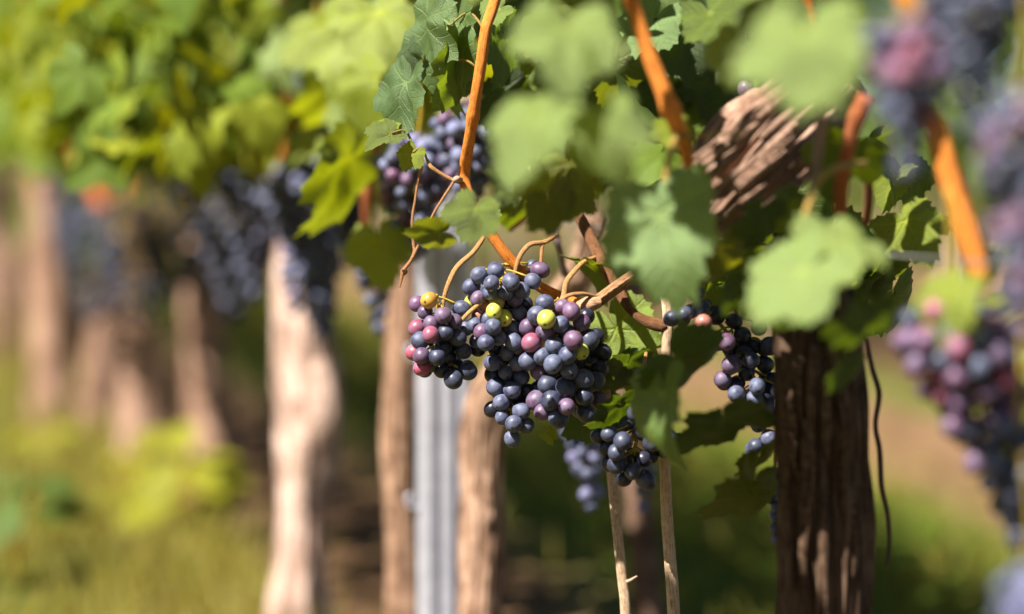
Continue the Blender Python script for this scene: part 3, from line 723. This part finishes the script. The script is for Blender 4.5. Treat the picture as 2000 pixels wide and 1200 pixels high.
# dense front fringe of the canopy over the bunches
v = 2.5
while v < 9:
    v += 0.0075 * rnd.uniform(.4, 1.6)
    p = RW(v, rnd.uniform(-.27, -.07), rnd.uniform(.60, .80)); px, py, d = proj(p)
    if any(ray_dist(p, q) < .10 for q in prot) or py > 330 or (d < 2.8 and 560 < px and py > 200): continue
    place_leaf(nearest_vine(row_v(p)), p, (Vector((0, 0, -.9)) + rand_dir() * .7), TO_SUN * .9 + rand_dir() * .8, rnd.uniform(.036, .055), LOWLEAVES[rnd.randrange(5)][0], leaf_colour(min(1, max(0, rnd.gauss(0.7, 0.2)))))
# taller canopy above the picture, which shades trunks and soil
v = 1.0
while v < 13:
    v += 0.0022 * rnd.uniform(0.5, 1.5)
    p = RW(v, rnd.uniform(0.06 if v < 1.7 else -0.05, 0.22), rnd.uniform(0.90, 1.40)); px, py, d = proj(p)
    if d < 0.9 or (py > -60 and d < 9): continue
    fol_add(nearest_vine(row_v(p)), p, rand_dir() - Vector((0, 0, .8)), TO_SUN * 0.5 + rand_dir(), rnd.uniform(0.035, 0.055))
v = 2.3
while v < 9:
    v += 0.0026 * rnd.uniform(0.5, 1.5)
    p = RW(v, rnd.uniform(0.02, 0.24), rnd.uniform(0.56, 1.0)); px, py, d = proj(p)
    if d < 2.7 and py > -60: continue
    fol_add(nearest_vine(row_v(p)), p, rand_dir() - Vector((0, 0, .8)), TO_SUN * 0.8 + rand_dir(), rnd.uniform(0.035, 0.055))
# low sprays and shaded leaves on the far side of the row
for k in range(150):
    vv = rnd.uniform(1.6, 7.5); p = RW(vv, rnd.uniform(0.06, 0.24), rnd.uniform(0.47, 0.64)); px, py, d = proj(p)
    if py > 420 + 120 * (d < 2.6 and px > 1050): continue
    if not (-100 < px < 2100): continue
    place_leaf(nearest_vine(row_v(p)), p, rand_dir() - Vector((0, 0, .9)), TO_SUN * 0.3 + rand_dir(), rnd.uniform(0.028, 0.045), LOWLEAVES[rnd.randrange(5)][0], leaf_colour(rnd.uniform(0.1, 0.8)))
for root, Vs, Fs, _ in fol.values():
    o = link('foliage', mesh_from('foliage', np.vstack(Vs), Fs), M_FOL, root); o['kind'] = 'stuff'
    o.color = (0.08, 0.125, 0.014, 1)

# ------------------------------------------------------------------ grapes
def grape_mesh(nu, nv):
    V = [(0, 0, 1.06)]; Fc = []
    for j in range(1, nv):
        t = math.pi * j / nv
        for i in range(nu):
            a = 2 * math.pi * i / nu
            V.append((math.sin(t) * math.cos(a), math.sin(t) * math.sin(a), math.cos(t) * 1.06))
    V.append((0, 0, -1.06)); n = len(V) - 1
    for i in range(nu): Fc.append((0, 1 + i, 1 + (i + 1) % nu))
    for j in range(nv - 2):
        for i in range(nu):
            a = 1 + j * nu + i; b = 1 + j * nu + (i + 1) % nu
            Fc.append((a, a + nu, b + nu, b))
    for i in range(nu): Fc.append((n, n - nu + (i + 1) % nu, n - nu + i))
    me = mesh_from('grape', V, Fc); me.materials.append(M_GRAPE); return me, V, Fc
GRAPE = grape_mesh(28, 20)[0]; GRAPE_LO = grape_mesh(14, 10)[0]; GV = grape_mesh(8, 6)

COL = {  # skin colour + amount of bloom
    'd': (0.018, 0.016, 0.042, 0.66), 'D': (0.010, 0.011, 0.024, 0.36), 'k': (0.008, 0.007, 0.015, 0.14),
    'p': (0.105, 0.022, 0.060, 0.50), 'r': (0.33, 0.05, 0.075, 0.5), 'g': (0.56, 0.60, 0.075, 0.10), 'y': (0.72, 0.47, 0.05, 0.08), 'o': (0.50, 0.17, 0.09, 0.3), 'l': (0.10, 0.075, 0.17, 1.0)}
def gcol(code):
    c = COL[code]; j = rnd.uniform(0.75, 1.3)
    return (c[0] * j * rnd.uniform(.9, 1.1), c[1] * j, c[2] * j * rnd.uniform(.9, 1.15), min(1.0, c[3] * rnd.uniform(0.8, 1.15)))

def relax(pos, rad, lat=0.2, iters=60, k=0.93):
    pos = np.array(pos); rad = np.array(rad); F = np.array(FWD)
    n = len(pos)
    for _ in range(iters):
        D = pos[:, None, :] - pos[None, :, :]
        dist = np.linalg.norm(D, axis=2) + np.eye(n)
        ov = (rad[:, None] + rad[None, :]) * k - dist
        ov[np.eye(n, dtype=bool)] = 0; ov = np.clip(ov, 0, None)
        if ov.max() < 1e-5: break
        dep = D @ F
        s = np.where(dep >= 0, 1.0, -1.0)
        s = np.where(np.abs(dep) < 1e-7, np.where(np.arange(n)[:, None] < np.arange(n)[None, :], 1.0, -1.0), s)
        move = (s * ov * 0.45)[:, :, None] * F + lat * (ov / dist)[:, :, None] * D
        pos = pos + np.clip(move.sum(1) * 0.5, -0.003, 0.003)
    return pos

def add_grapes(root, pos, rad, codes, axis_fn, me, labels=True):
    mb = MB()
    for p, r, c in zip(pos, rad, codes):
        p = Vector(p); ax = axis_fn(p)
        outw = (p - ax); outw = outw.normalized() if outw.length > 1e-5 else Vector((0, 0, -1))
        outw = (outw + Vector((0, 0, -0.5)) + rand_dir() * 0.35).normalized()
        o = link('grape', me, None, root)
        q = (-outw).to_track_quat('Z', 'Y') @ Quaternion((0, 0, 1), rnd.uniform(0, 6.28))
        o.matrix_basis = Matrix.Translation(p - root.location) @ q.to_matrix().to_4x4() @ Matrix.Diagonal((r * rnd.uniform(.92, 1.04), r * rnd.uniform(.94, 1.04), r * rnd.uniform(.93, 1.09), 1))
        o.color = gcol(c)
        if c == 'g': o['label'] = 'unripe green grape'
        elif c == 'y': o['label'] = 'yellow unripe grape'
        elif c == 'r': o['label'] = 'red half-ripe grape'
        e = p - outw * r * 0.98; s = ax + (ax - p) * 0.0 + Vector((0, 0, 0.006))
        m = (e - outw * 0.004 + s) / 2
        mb.add(tube(spline([(*s, .0009), (*m, .0007), (*e, .0009)], 3), 5, off=root.location))
        mb.add(tube(np.array([(*(e - outw * .0006), .0011), (*(e + outw * .0004), .0019), (*(e + outw * .0012), .0012)]), 6, off=root.location))
    return mb

BG = 'ripening grape bunches hanging along the near row'
def hand_bunch(label, zoom, items, d0, r_px, peduncle, back=0.55, bulge=0.8, name='grape_bunch', xtop=None):
    ox, oy, sc = zoom
    it = [(ox + x / sc, oy + y / sc, c) for x, y, c in items]
    ys = np.array([q[1] for q in it]); xs = np.array([q[0] for q in it])
    def axis_x(y):
        wgt = np.exp(-((ys - y) / 40.0) ** 2) + 1e-6
        return float((wgt * xs).sum() / wgt.sum())
    root = thing(name, label, 'grape bunch', P(*peduncle[0][:3]), BG)
    pos = []; rad = []; codes = []
    for x, y, c in it:
        near = np.abs(ys - y) < 34; xc = axis_x(y)
        hw = max(12.0, float(np.abs(xs[near] - xc).max()))
        off = -math.sqrt(max(0, hw * hw - (x - xc) ** 2)) * bulge
        if c == 'k': off = off * 0.2 + 14
        if c in 'gy': off -= 4
        pos.append(P(x, y, d0 + off * d0 / F_PX)); r = r_px * rnd.uniform(0.90, 1.10) * d0 / F_PX
        rad.append(r * (1.05 if c == 'D' else 1)); codes.append(c)
    nfront = len(pos)
    for i in range(nfront):
        if rnd.random() < back:
            x, y, c = it[i]; xc = axis_x(y); hw = max(12.0, float(np.abs(xs[np.abs(ys - y) < 34] - xc).max()))
            x2 = xc + (x - xc) * 0.8 + rnd.uniform(-6, 6)
            off = math.sqrt(max(0, hw * hw - (x2 - xc) ** 2)) * 0.7 + 8
            pos.append(P(x2, y + rnd.uniform(-8, 8), d0 + off * d0 / F_PX)); rad.append(r_px * 0.95 * d0 / F_PX); codes.append(rnd.choice('dddDp'))
    pos = relax([tuple(p) for p in pos], rad, 0.12, 80)
    y0, y1 = ys.min(), ys.max()
    def ax(p):
        px, py, d = proj(p); py = min(max(py - 8, y0 + 4), y1 - 12)
        return P(axis_x(py), py, d0)
    mb = add_grapes(root, pos, rad, codes, ax, GRAPE)
    ayy = np.linspace(y0 + 4, y1 - 14, 9)
    mb.add(tube(spline([(*P(axis_x(y), y, d0), .0016 - .0008 * k / 8) for k, y in enumerate(ayy)], 4), 7, off=root.location))
    link('stem', mb.mesh('stem'), M_STEM, root)
    pts = [(*P(a, b, c), w_ * c / F_PX / 2) for a, b, c, w_ in peduncle]
    v_, f_, a_ = tube(spline(pts, 10), 12, 0, 0.1, 1.0, off=root.location)
    o = link('peduncle', mesh_from('peduncle', v_, f_, attrs=a_), M_CANE, root); o.color = (0.56, 0.30, 0.11, 1)
    return root

Z5 = (750, 430, 2.553); Z6 = (1050, 520, 2.5); Z7 = (1400, 550, 1.847)
C1 = [(170,425,'p'),(225,402,'y'),(207,467,'p'),(232,512,'p'),(168,545,'r'),(238,557,'r'),(180,600,'d'),(295,480,'p'),(305,560,'D'),(150,660,'r'),(190,677,'p'),(188,733,'r'),(265,680,'D'),(350,510,'p'),(365,585,'D'),(335,615,'k'),(395,650,'D'),(285,745,'k'),(345,795,'D'),(360,725,'k'),(415,752,'D'),(255,725,'k'),(410,540,'d'),(392,442,'d'),(300,640,'k'),(325,690,'k'),(262,610,'k')]
C2 = [(472,280,'d'),(557,253,'d'),(440,333,'d'),(535,325,'d'),(630,315,'d'),(527,362,'d'),(603,362,'d'),(685,355,'d'),(478,387,'p'),(655,393,'p'),(550,410,'g'),(445,410,'g'),(505,430,'o'),(550,458,'g'),(588,487,'g'),(482,470,'o'),(513,497,'d'),(672,460,'d'),(465,535,'d'),(492,560,'p'),(540,540,'d'),(505,595,'d'),(580,590,'d'),(640,545,'d'),(560,640,'k'),(468,640,'k'),(615,658,'d'),(540,712,'d'),(665,717,'d'),(605,760,'d'),(680,783,'d'),(550,775,'k'),(558,838,'d'),(637,850,'d'),(585,903,'d'),(545,940,'k'),(682,953,'d'),(590,985,'d'),(650,1012,'d'),(708,1025,'d'),(640,1090,'d'),(712,870,'k'),(690,920,'k'),(630,605,'d'),(590,690,'k'),(470,590,'d'),(610,810,'k'),(620,900,'k'),(742,305,'d'),(778,250,'p'),(700,420,'k'),(610,430,'k'),(600,540,'k'),(720,610,'k')]
C3 = [(800,418,'d'),(765,480,'d'),(808,497,'g'),(720,540,'p'),(690,540,'d'),(800,565,'p'),(683,632,'p'),(743,598,'r'),(895,435,'p'),(930,457,'p'),(985,512,'p'),(882,520,'d'),(920,567,'d'),(1018,600,'D'),(1060,580,'k'),(1010,480,'k'),(978,650,'g'),(850,640,'d'),(900,668,'d'),(795,675,'d'),(850,708,'d'),(925,750,'d'),(775,755,'p'),(730,705,'d'),(820,820,'D'),(900,835,'D'),(990,795,'d'),(1060,800,'D'),(770,840,'k'),(835,905,'D'),(930,880,'k'),(1000,880,'D'),(1073,902,'p'),(1010,960,'D'),(795,945,'p'),(765,905,'p'),(870,985,'d'),(900,930,'p'),(1075,740,'k'),(960,700,'k'),(940,610,'p'),(1090,660,'k'),(860,775,'k'),(860,590,'k')]
C4 = [(300,830,'k'),(350,820,'D'),(340,890,'k'),(390,905,'D'),(350,965,'k'),(385,970,'D'),(420,1035,'k'),(465,1000,'D'),(530,1045,'D'),(520,940,'k'),(440,780,'k'),(480,720,'D'),(550,930,'k'),(690,860,'D'),(500,800,'k'),(410,860,'D'),(455,945,'k'),(400,800,'k'),(560,860,'D'),(600,800,'k'),(640,840,'D'),(560,760,'k'),(620,900,'k')]
C5 = [(655,255,'D'),(720,235,'D'),(770,130,'D'),(800,210,'D'),(810,275,'o'),(820,375,'d'),(885,372,'p'),(915,370,'p'),(870,240,'k'),(960,270,'k'),(1000,340,'k'),(945,480,'p'),(905,555,'p'),(955,580,'k'),(970,625,'d'),(1060,650,'d'),(1070,590,'d'),(1045,460,'D'),(1130,390,'D'),(1150,680,'d'),(1130,840,'d'),(1090,750,'D'),(1180,610,'d'),(1060,880,'D'),(1010,420,'k'),(1080,300,'k'),(1110,480,'k'),(1150,560,'k'),(1120,620,'k'),(940,400,'k'),(1020,520,'k'),(1060,390,'k'),(1140,740,'k')]
C6 = [(215,700,'D'),(215,755,'d'),(198,785,'D'),(212,815,'d'),(210,850,'d'),(212,890,'D'),(213,930,'d'),(192,735,'D'),(228,780,'k'),(230,860,'k'),(225,720,'k')]
hand_bunch('small loose bunch of red and purple grapes with one yellow grape on its shoulder', Z5, C1, 1.825, 16.4, [(946, 462, 1.836, 9), (925, 492, 1.832, 10), (893, 522, 1.828, 11), (876, 555, 1.825, 10), (866, 590, 1.825, 8), (866, 622, 1.825, 7)], 0.4)
hand_bunch('long tapering blue bunch, green grapes near its top, its tip a single grape', Z5, C2, 1.835, 16.6, [(1092, 463, 1.99, 7), (1086, 460, 1.90, 8), (1078, 466, 1.848, 9), (1060, 474, 1.84, 10), (1035, 478, 1.836, 10), (1016, 500, 1.833, 10), (1006, 532, 1.833, 9), (1000, 565, 1.835, 7)], 0.55)
hand_bunch('broad blue-black bunch with one lime green grape at its top, lower right shaded', Z5, C3, 1.83, 18.0, [(1172, 500, 1.868, 8), (1142, 511, 1.855, 9), (1122, 530, 1.845, 10), (1106, 552, 1.838, 10), (1100, 580, 1.832, 10), (1088, 605, 1.828, 9), (1078, 640, 1.83, 7)], 0.55)
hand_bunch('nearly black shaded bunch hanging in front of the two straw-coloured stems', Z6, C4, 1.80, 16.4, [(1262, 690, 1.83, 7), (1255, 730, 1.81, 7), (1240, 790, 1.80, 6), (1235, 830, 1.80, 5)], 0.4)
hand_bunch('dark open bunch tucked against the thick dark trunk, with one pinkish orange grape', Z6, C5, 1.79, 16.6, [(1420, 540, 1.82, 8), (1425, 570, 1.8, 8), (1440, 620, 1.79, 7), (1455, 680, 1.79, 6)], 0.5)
hand_bunch('tiny thin cluster of bluish berries beside the dark trunk, low down', Z7, C6, 1.76, 10.5, [(1515, 850, 1.75, 6), (1514, 880, 1.755, 6), (1513, 920, 1.76, 5)], 0.2)
cane(VS, [(1060, 474, 1.84, 8), (1058, 492, 1.838, 7), (1056, 520, 1.836, 6)], (0.56, 0.27, 0.10, 1), 'tendril')
cane(VS, [(1165, 580, 1.84, 8), (1135, 574, 1.83, 8), (1105, 580, 1.828, 8), (1090, 600, 1.828, 7)], (0.56, 0.3, 0.12, 1), 'tendril')
cane(VS, [(940, 590, 1.815, 8), (915, 612, 1.812, 9), (900, 628, 1.812, 8)], (0.6, 0.36, 0.12, 1), 'twig')

def bunch(label, px, py, d, length_px, width_px, pal, lean=0.0, r=0.0066, n=70, stuff=False):
    """py = top of the bunch; grapes packed in a tapering cone"""
    top = P(px, py, d); L = length_px * d / F_PX; Wd = width_px * d / F_PX * (1.5 if px < 480 else (1.25 if px < 700 else 1.0)); n = int(n * (1.9 if px < 480 else (1.4 if px < 700 else 1))); L *= 1.15 if px < 480 else 1
    root = thing('grape_bunch', label, 'grape bunch', top + Vector((0, 0, 0.03)), BG)
    pos = []
    def axis_at(t): return top + Vector((lean * L * t, 0, -L * t))
    tr = 0
    while len(pos) < n and tr < 6000:
        tr += 1
        t = rnd.random() ** 1.15; prof = (0.55 + 0.45 * min(1, t / 0.15)) * (1 - 0.70 * max(0, t - 0.2) / 0.8)
        a = rnd.uniform(0, 6.283); q = math.sqrt(rnd.uniform(0.30, 1.0)) * max(0.0, Wd / 2 * prof - r * 0.6)
        p = axis_at(t) + Vector((math.cos(a) * q, math.sin(a) * q, rnd.uniform(-.004, .004)))
        if all((p - o).length > 1.72 * r for o in pos): pos.append(p)
    codes = [rnd.choice(pal) for _ in pos]
    rad = [r * rnd.uniform(.88, 1.1) for _ in pos]
    def ax(p):
        t = min(1, max(0, (top.z - p.z) / L - 0.05)); return axis_at(t)
    if not stuff:
        mb = add_grapes(root, pos, rad, codes, ax, GRAPE_LO, False)
    else:
        V = []; Fc = []
        for p, rr in zip(pos, rad):
            b = len(V); V += [Vector(q) * rr + p - root.location for q in GV[1]]; Fc += [tuple(i + b for i in f) for f in GV[2]]
        o = link('berries', mesh_from('berries', V, Fc), M_GRAPE, root); o['kind'] = 'stuff'; c = COL[pal[0]]; o.color = c
        mb = MB()
    mb.add(tube(spline([(*(top + Vector((0, 0, min(.07, 1.2 * L)))), .0016), (*(top + Vector((0.003, 0, min(.03, .5 * L)))), .0016), (*axis_at(0), .0016), (*axis_at(0.5), .0013), (*axis_at(0.92), .0008)], 5), 7, off=root.location))
    link('stem', mb.mesh('stem'), M_STEM, root)
    return root
bunch('lilac blurred bunch hanging low behind the broad blue-black bunch', 1130, 790, 2.25, 200, 100, 'ldl', 0.15, 0.0062, 60)
bunch('small lilac blurred bunch behind the nearly black one, between the straw-coloured stems', 1252, 900, 2.3, 100, 60, 'ldl', 0.05, 0.0060, 26)
bunch('blurred purple bunch behind the upright orange cane, touching the hanging leaves', 915, 200, 2.12, 210, 150, 'lddp', 0.0, 0.0070, 70)
bunch('wide blurred violet bunch behind the two thin tendrils', 815, 275, 2.15, 230, 170, 'lddpl', -0.05, 0.0068, 85)
bunch('dark bunch drooping between brown straight trunk and bright trunk, under the lit leaf', 735, 470, 2.42, 165, 100, 'dDd', 0.0, 0.0068, 55)
bunch('long blurred bunch hanging in front of the bright trunk, reaching lowest among those behind', 610, 300, 2.72, 350, 120, 'lddd', 0.06, 0.0066, 110)
bunch('large dark blurred bunch left of the long one by the bright trunk', 500, 250, 2.95, 330, 150, 'dddD', -0.02, 0.0068, 120)
bunch('reddish violet blurred bunch among the leaves above the long bunch', 620, 135, 2.6, 160, 70, 'lpd', 0.1, 0.0066, 40)
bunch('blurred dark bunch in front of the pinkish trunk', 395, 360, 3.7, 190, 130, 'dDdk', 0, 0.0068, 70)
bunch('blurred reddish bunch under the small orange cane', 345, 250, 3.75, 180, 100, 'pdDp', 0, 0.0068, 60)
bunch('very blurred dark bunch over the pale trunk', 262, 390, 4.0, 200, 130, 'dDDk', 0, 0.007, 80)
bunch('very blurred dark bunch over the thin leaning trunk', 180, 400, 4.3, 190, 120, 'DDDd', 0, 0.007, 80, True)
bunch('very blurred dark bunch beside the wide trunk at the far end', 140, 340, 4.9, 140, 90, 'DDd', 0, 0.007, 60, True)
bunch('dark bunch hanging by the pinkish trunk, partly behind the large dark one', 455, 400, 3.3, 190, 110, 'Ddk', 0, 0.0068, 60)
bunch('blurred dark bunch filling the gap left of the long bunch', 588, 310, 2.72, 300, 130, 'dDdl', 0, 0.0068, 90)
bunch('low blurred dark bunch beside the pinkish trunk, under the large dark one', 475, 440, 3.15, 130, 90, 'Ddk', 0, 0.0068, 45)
bunch('blurred dark bunch between the pale trunk and the pinkish trunk', 330, 390, 3.65, 170, 110, 'Ddk', 0, 0.0068, 55)
bunch('small blurred dark bunch by the lit leaf, right of the long bunch', 690, 400, 2.6, 120, 70, 'Ddk', 0, 0.0068, 35)
bunch('three unripe green berries on a bare stem under the pale leaves', 1045, 330, 1.74, 45, 55, 'g', 0, 0.0066, 4)
# near, right
bunch('big blurred pink and purple bunch hanging right of the dark wavy tendril', 1848, 605, 1.38, 410, 260, 'dpprdpkdD', 0.36, 0.0070, 170)
bunch('blurred blue bunch at the edge, right below the big pink and purple one', 1985, 840, 1.34, 230, 170, 'ddD', 0.1, 0.0070, 60)
bunch('blurred purple bunch at the edge, beside the thick orange cane', 2000, 190, 1.12, 440, 200, 'dpDdp', 0.0, 0.0064, 110)
bunch('blurred mauve bunch above the thick orange cane', 1780, 50, 1.16, 270, 190, 'ppdDdr', 0.0, 0.0064, 80)
bunch('very blurred dark bunch in the upper corner above the others', 1905, -60, 1.14, 270, 220, 'dpdkD', 0, 0.0064, 80)
bunch('blurred bluish bunch cut by the bottom corner', 2010, 1130, 1.12, 200, 150, 'ddl', 0, 0.0070, 50)
bunch('small dark bunch hidden behind the big pale leaf at the top', 1455, 0, 1.78, 170, 90, 'dDpl', 0.0, 0.0068, 50)

# ------------------------------------------------------------------ post and wires
def build_post():
    base = P(866, 600, 2.42); root = thing('vineyard_post', 'grey galvanised steel trellis post standing between two brown trunks', 'post', Vector((base.x, base.y, 0)))
    prof = [(-.019, .016), (-.0205, .0), (-.017, -.016), (-.010, -.017), (-.0075, -.010), (-.003, -.0095), (-.001, -.016), (.004, -.0165), (.0065, -.010), (.011, -.0095), (.0135, -.017), (.0185, -.015), (.0205, .0), (.019, .016)]
    t = 0.0016
    V = []; Fc = []
    zs = [-0.2] + [k * 0.05 for k in range(0, 14)]
    for z in zs:
        for x, y in prof: V.append((x, y, z))
    n = len(prof)
    for i in range(len(zs) - 1):
        for j in range(n - 1): Fc.append((i * n + j, i * n + j + 1, (i + 1) * n + j + 1, (i + 1) * n + j))
    o = link('profile', mesh_from('profile', V, Fc, False), M_STEEL, root)
    m = o.modifiers.new('thick', 'SOLIDIFY'); m.thickness = t; m.offset = 0
    b = o.modifiers.new('edge', 'BEVEL'); b.width = 0.001; b.segments = 2; b.limit_method = 'ANGLE'; b.angle_limit = 0.5
    for z in (0.25, 0.40, 0.55):
        pth = [(-.0205, -.004, z, .0016), (-.027, -.006, z + .001, .0016), (-.029, -.006, z + .010, .0016), (-.026, -.005, z + .014, .0012)]
        v, f, a = tube(spline(pth, 4), 6); link('wire_hook', mesh_from('wire_hook', v, f, attrs=a), M_STEEL, root)
    root.rotation_euler = (0, 0, 0.12); root.scale = (1.28, 1.0, 1.0)
build_post()
for z, lab in ((0.545, 'lower grey trellis wire running along the row behind the bunches'), (0.95, 'upper trellis wire running through the leaves above')):
    pts = []
    for k in range(61):
        vv = -1 + k * 0.25; p = RW(vv, 0.15, z + 0.004 * math.sin(k * 0.9)); pts.append((*p, .0009))
    v, f, a = tube(np.array(pts), 6); tag(link('trellis_wire', mesh_from('trellis_wire', v, f, attrs=a), M_WIRE), lab, 'wire', 'trellis wires')

# ------------------------------------------------------------------ rows behind
RG = 'grapevines of the rows behind'
def far_vine(v, u, idx, label):
    p = RW(v, u, 0); r = thing('grapevine', label, 'grapevine', p, RG)
    bark_tube('trunk', [(p + Vector((0, 0, -.03)), .04), (p + Vector((rnd.uniform(-.03, .03), 0, .3)), .032), (p + Vector((0, .02, .62)), .036)], r, 14, 0.06, 0.12, 0.2, idx, M_BARK)
    Vs = []; Fs = []; b = 0
    for k in range(330):
        me, V, Fc = rnd.choice(LOWLEAVES)
        q = RW(v + rnd.gauss(0, 0.36), u + rnd.gauss(0, 0.15), rnd.uniform(0.52, 1.55) if rnd.random() < 0.9 else rnd.uniform(0.35, 0.6))
        B = np.array(basis(rand_dir() - Vector((0, 0, .8)), TO_SUN * 0.5 + rand_dir()).to_3x3())
        Vs.append(np.array(V) * rnd.uniform(.045, .07) @ B.T + np.array(q - p)); Fs += [tuple(i + b for i in f) for f in Fc]; b += len(V)
    o = link('foliage', mesh_from('foliage', np.vstack(Vs), Fs), M_FOL, r); o['kind'] = 'stuff'; o.color = (0.07, 0.115, 0.013, 1)
for i in range(12):
    far_vine(1.8 + i * 1.05 + rnd.uniform(-.1, .1), 2.3, i, 'vine in the second row, a green blur across the grass strip')
for i in range(11):
    far_vine(4.5 + i * 1.4 + rnd.uniform(-.1, .1), 4.6, i + 40, 'vine in the third row, glimpsed behind the second')

Vs = []; Fs = []; b = 0
for k in range(5200):
    me, V, Fc = rnd.choice(LOWLEAVES)
    q = RW(rnd.uniform(-7, 9), -2.3 + rnd.gauss(0, .15), rnd.uniform(.45, 1.6))
    B = np.array(basis(rand_dir() - Vector((0, 0, .8)), TO_SUN * 0.5 + rand_dir()).to_3x3())
    Vs.append(np.array(V) * rnd.uniform(.055, .08) @ B.T + np.array(q)); Fs += [tuple(i + b for i in f) for f in Fc]; b += len(V)
o = link('vine_row_foliage', mesh_from('foliage', np.vstack(Vs), Fs), M_FOL); o['kind'] = 'stuff'; o.color = (0.07, 0.115, 0.013, 1)
o['label'] = 'green leaf wall of the neighbouring vine row behind the camera'; o['category'] = 'foliage'

# ------------------------------------------------------------------ grass and weeds
def blades(name, label, samples, hmin, hmax, mat):
    V = []; Fc = []
    for p in samples:
        h = rnd.uniform(hmin, hmax); a = rnd.uniform(0, 6.28); wd = rnd.uniform(.0015, .0032)
        s = Vector((math.cos(a), math.sin(a), 0)); ln = Vector((rnd.gauss(0, .35), rnd.gauss(0, .35), 1)) * h
        b = len(V)
        V += [p - s * wd, p + s * wd, p + ln * .55 + s * wd * .7, p + ln * .55 - s * wd * .7, p + ln + Vector((ln.x, ln.y, -.1 * h)) * .3]
        Fc += [(b, b + 1, b + 2, b + 3), (b + 3, b + 2, b + 4)]
    o = link(name, mesh_from(name, V, Fc, False), mat); o['kind'] = 'stuff'; o['label'] = label; o['category'] = 'grass'
S = []
for k in range(9000):
    v_ = rnd.uniform(2.2, 9.5); u_ = -abs(rnd.gauss(0, 0.22)) + 0.06
    p = RW(v_, u_, -0.005)
    if noise.noise(Vector((p.x * 4, p.y * 4, 1))) > -0.25: S.append(p)
blades('grass', 'olive green grass growing along the foot of the row', S, .03, .11, M_GRASS)
S = [RW(rnd.uniform(2.5, 13), 0.95 + rnd.gauss(0, .24), -0.005) for k in range(12000)]
blades('grass', 'dark green grass strip between the two rows', S, .025, .08, M_GRASS)

def weed_leaf():
    V = []; Fc = []; n = 9
    for i in range(n):
        t = i / (n - 1); wv = 0.34 * math.sin(math.pi * min(1, t * 0.93 + 0.05)) ** 0.8
        for s_ in (-1, 0, 1): V.append((s_ * wv, t, 0.10 * abs(s_) * (1 - t) - 0.25 * t * t))
    for i in range(n - 1):
        for k in (0, 1): a = i * 3 + k; Fc.append((a, a + 1, a + 4, a + 3))
    me = mesh_from('leaf', V, Fc); me.materials.append(M_FOL); return me
WL = weed_leaf()
for (px, py, d, n, h, size, lab) in [
    (350, 1090, 3.75, 16, 0.13, 0.08, 'yellow-green broad-leaved weed at the foot of the pale trunk'),
    (245, 1030, 4.0, 12, 0.11, 0.065, 'lighter weed left of the yellow-green broad-leaved one'),
    (90, 930, 4.6, 9, 0.10, 0.06, 'leafy weed at the foot of the wide far trunk'),
    (30, 1130, 3.4, 14, 0.13, 0.075, 'dark green weed in the lower corner of the grass')]:
    q = P(px, py, d); b = Vector((q.x, q.y, 0)); r = thing('weed', lab, 'weed', b, 'weeds at the foot of the row')
    mb = MB()
    for k in range(n):
        hh = h * rnd.uniform(.35, 1); a = rnd.uniform(0, 6.28)
        e = Vector((math.cos(a) * .03, math.sin(a) * .03, hh))
        mb.add(tube(spline([(0, 0, -.01, .0022), (e.x * .4, e.y * .4, hh * .6, .0018), (*e, .0013)], 4), 5))
        tip = Vector((math.cos(a), math.sin(a), rnd.uniform(-.3, .7))); nrm = Vector((-.2, -.5, 1)) + rand_dir() * .5
        place_leaf(r, b + e, tip, nrm, size * rnd.uniform(.7, 1.2), WL, (0.06, 0.10, 0.02, 1) if 'dark' in lab else (0.17, 0.18, 0.012, 1))
    link('stem', mb.mesh('stem'), M_STEM, r)
print('leaves', count, 'objects', len(bpy.data.objects))
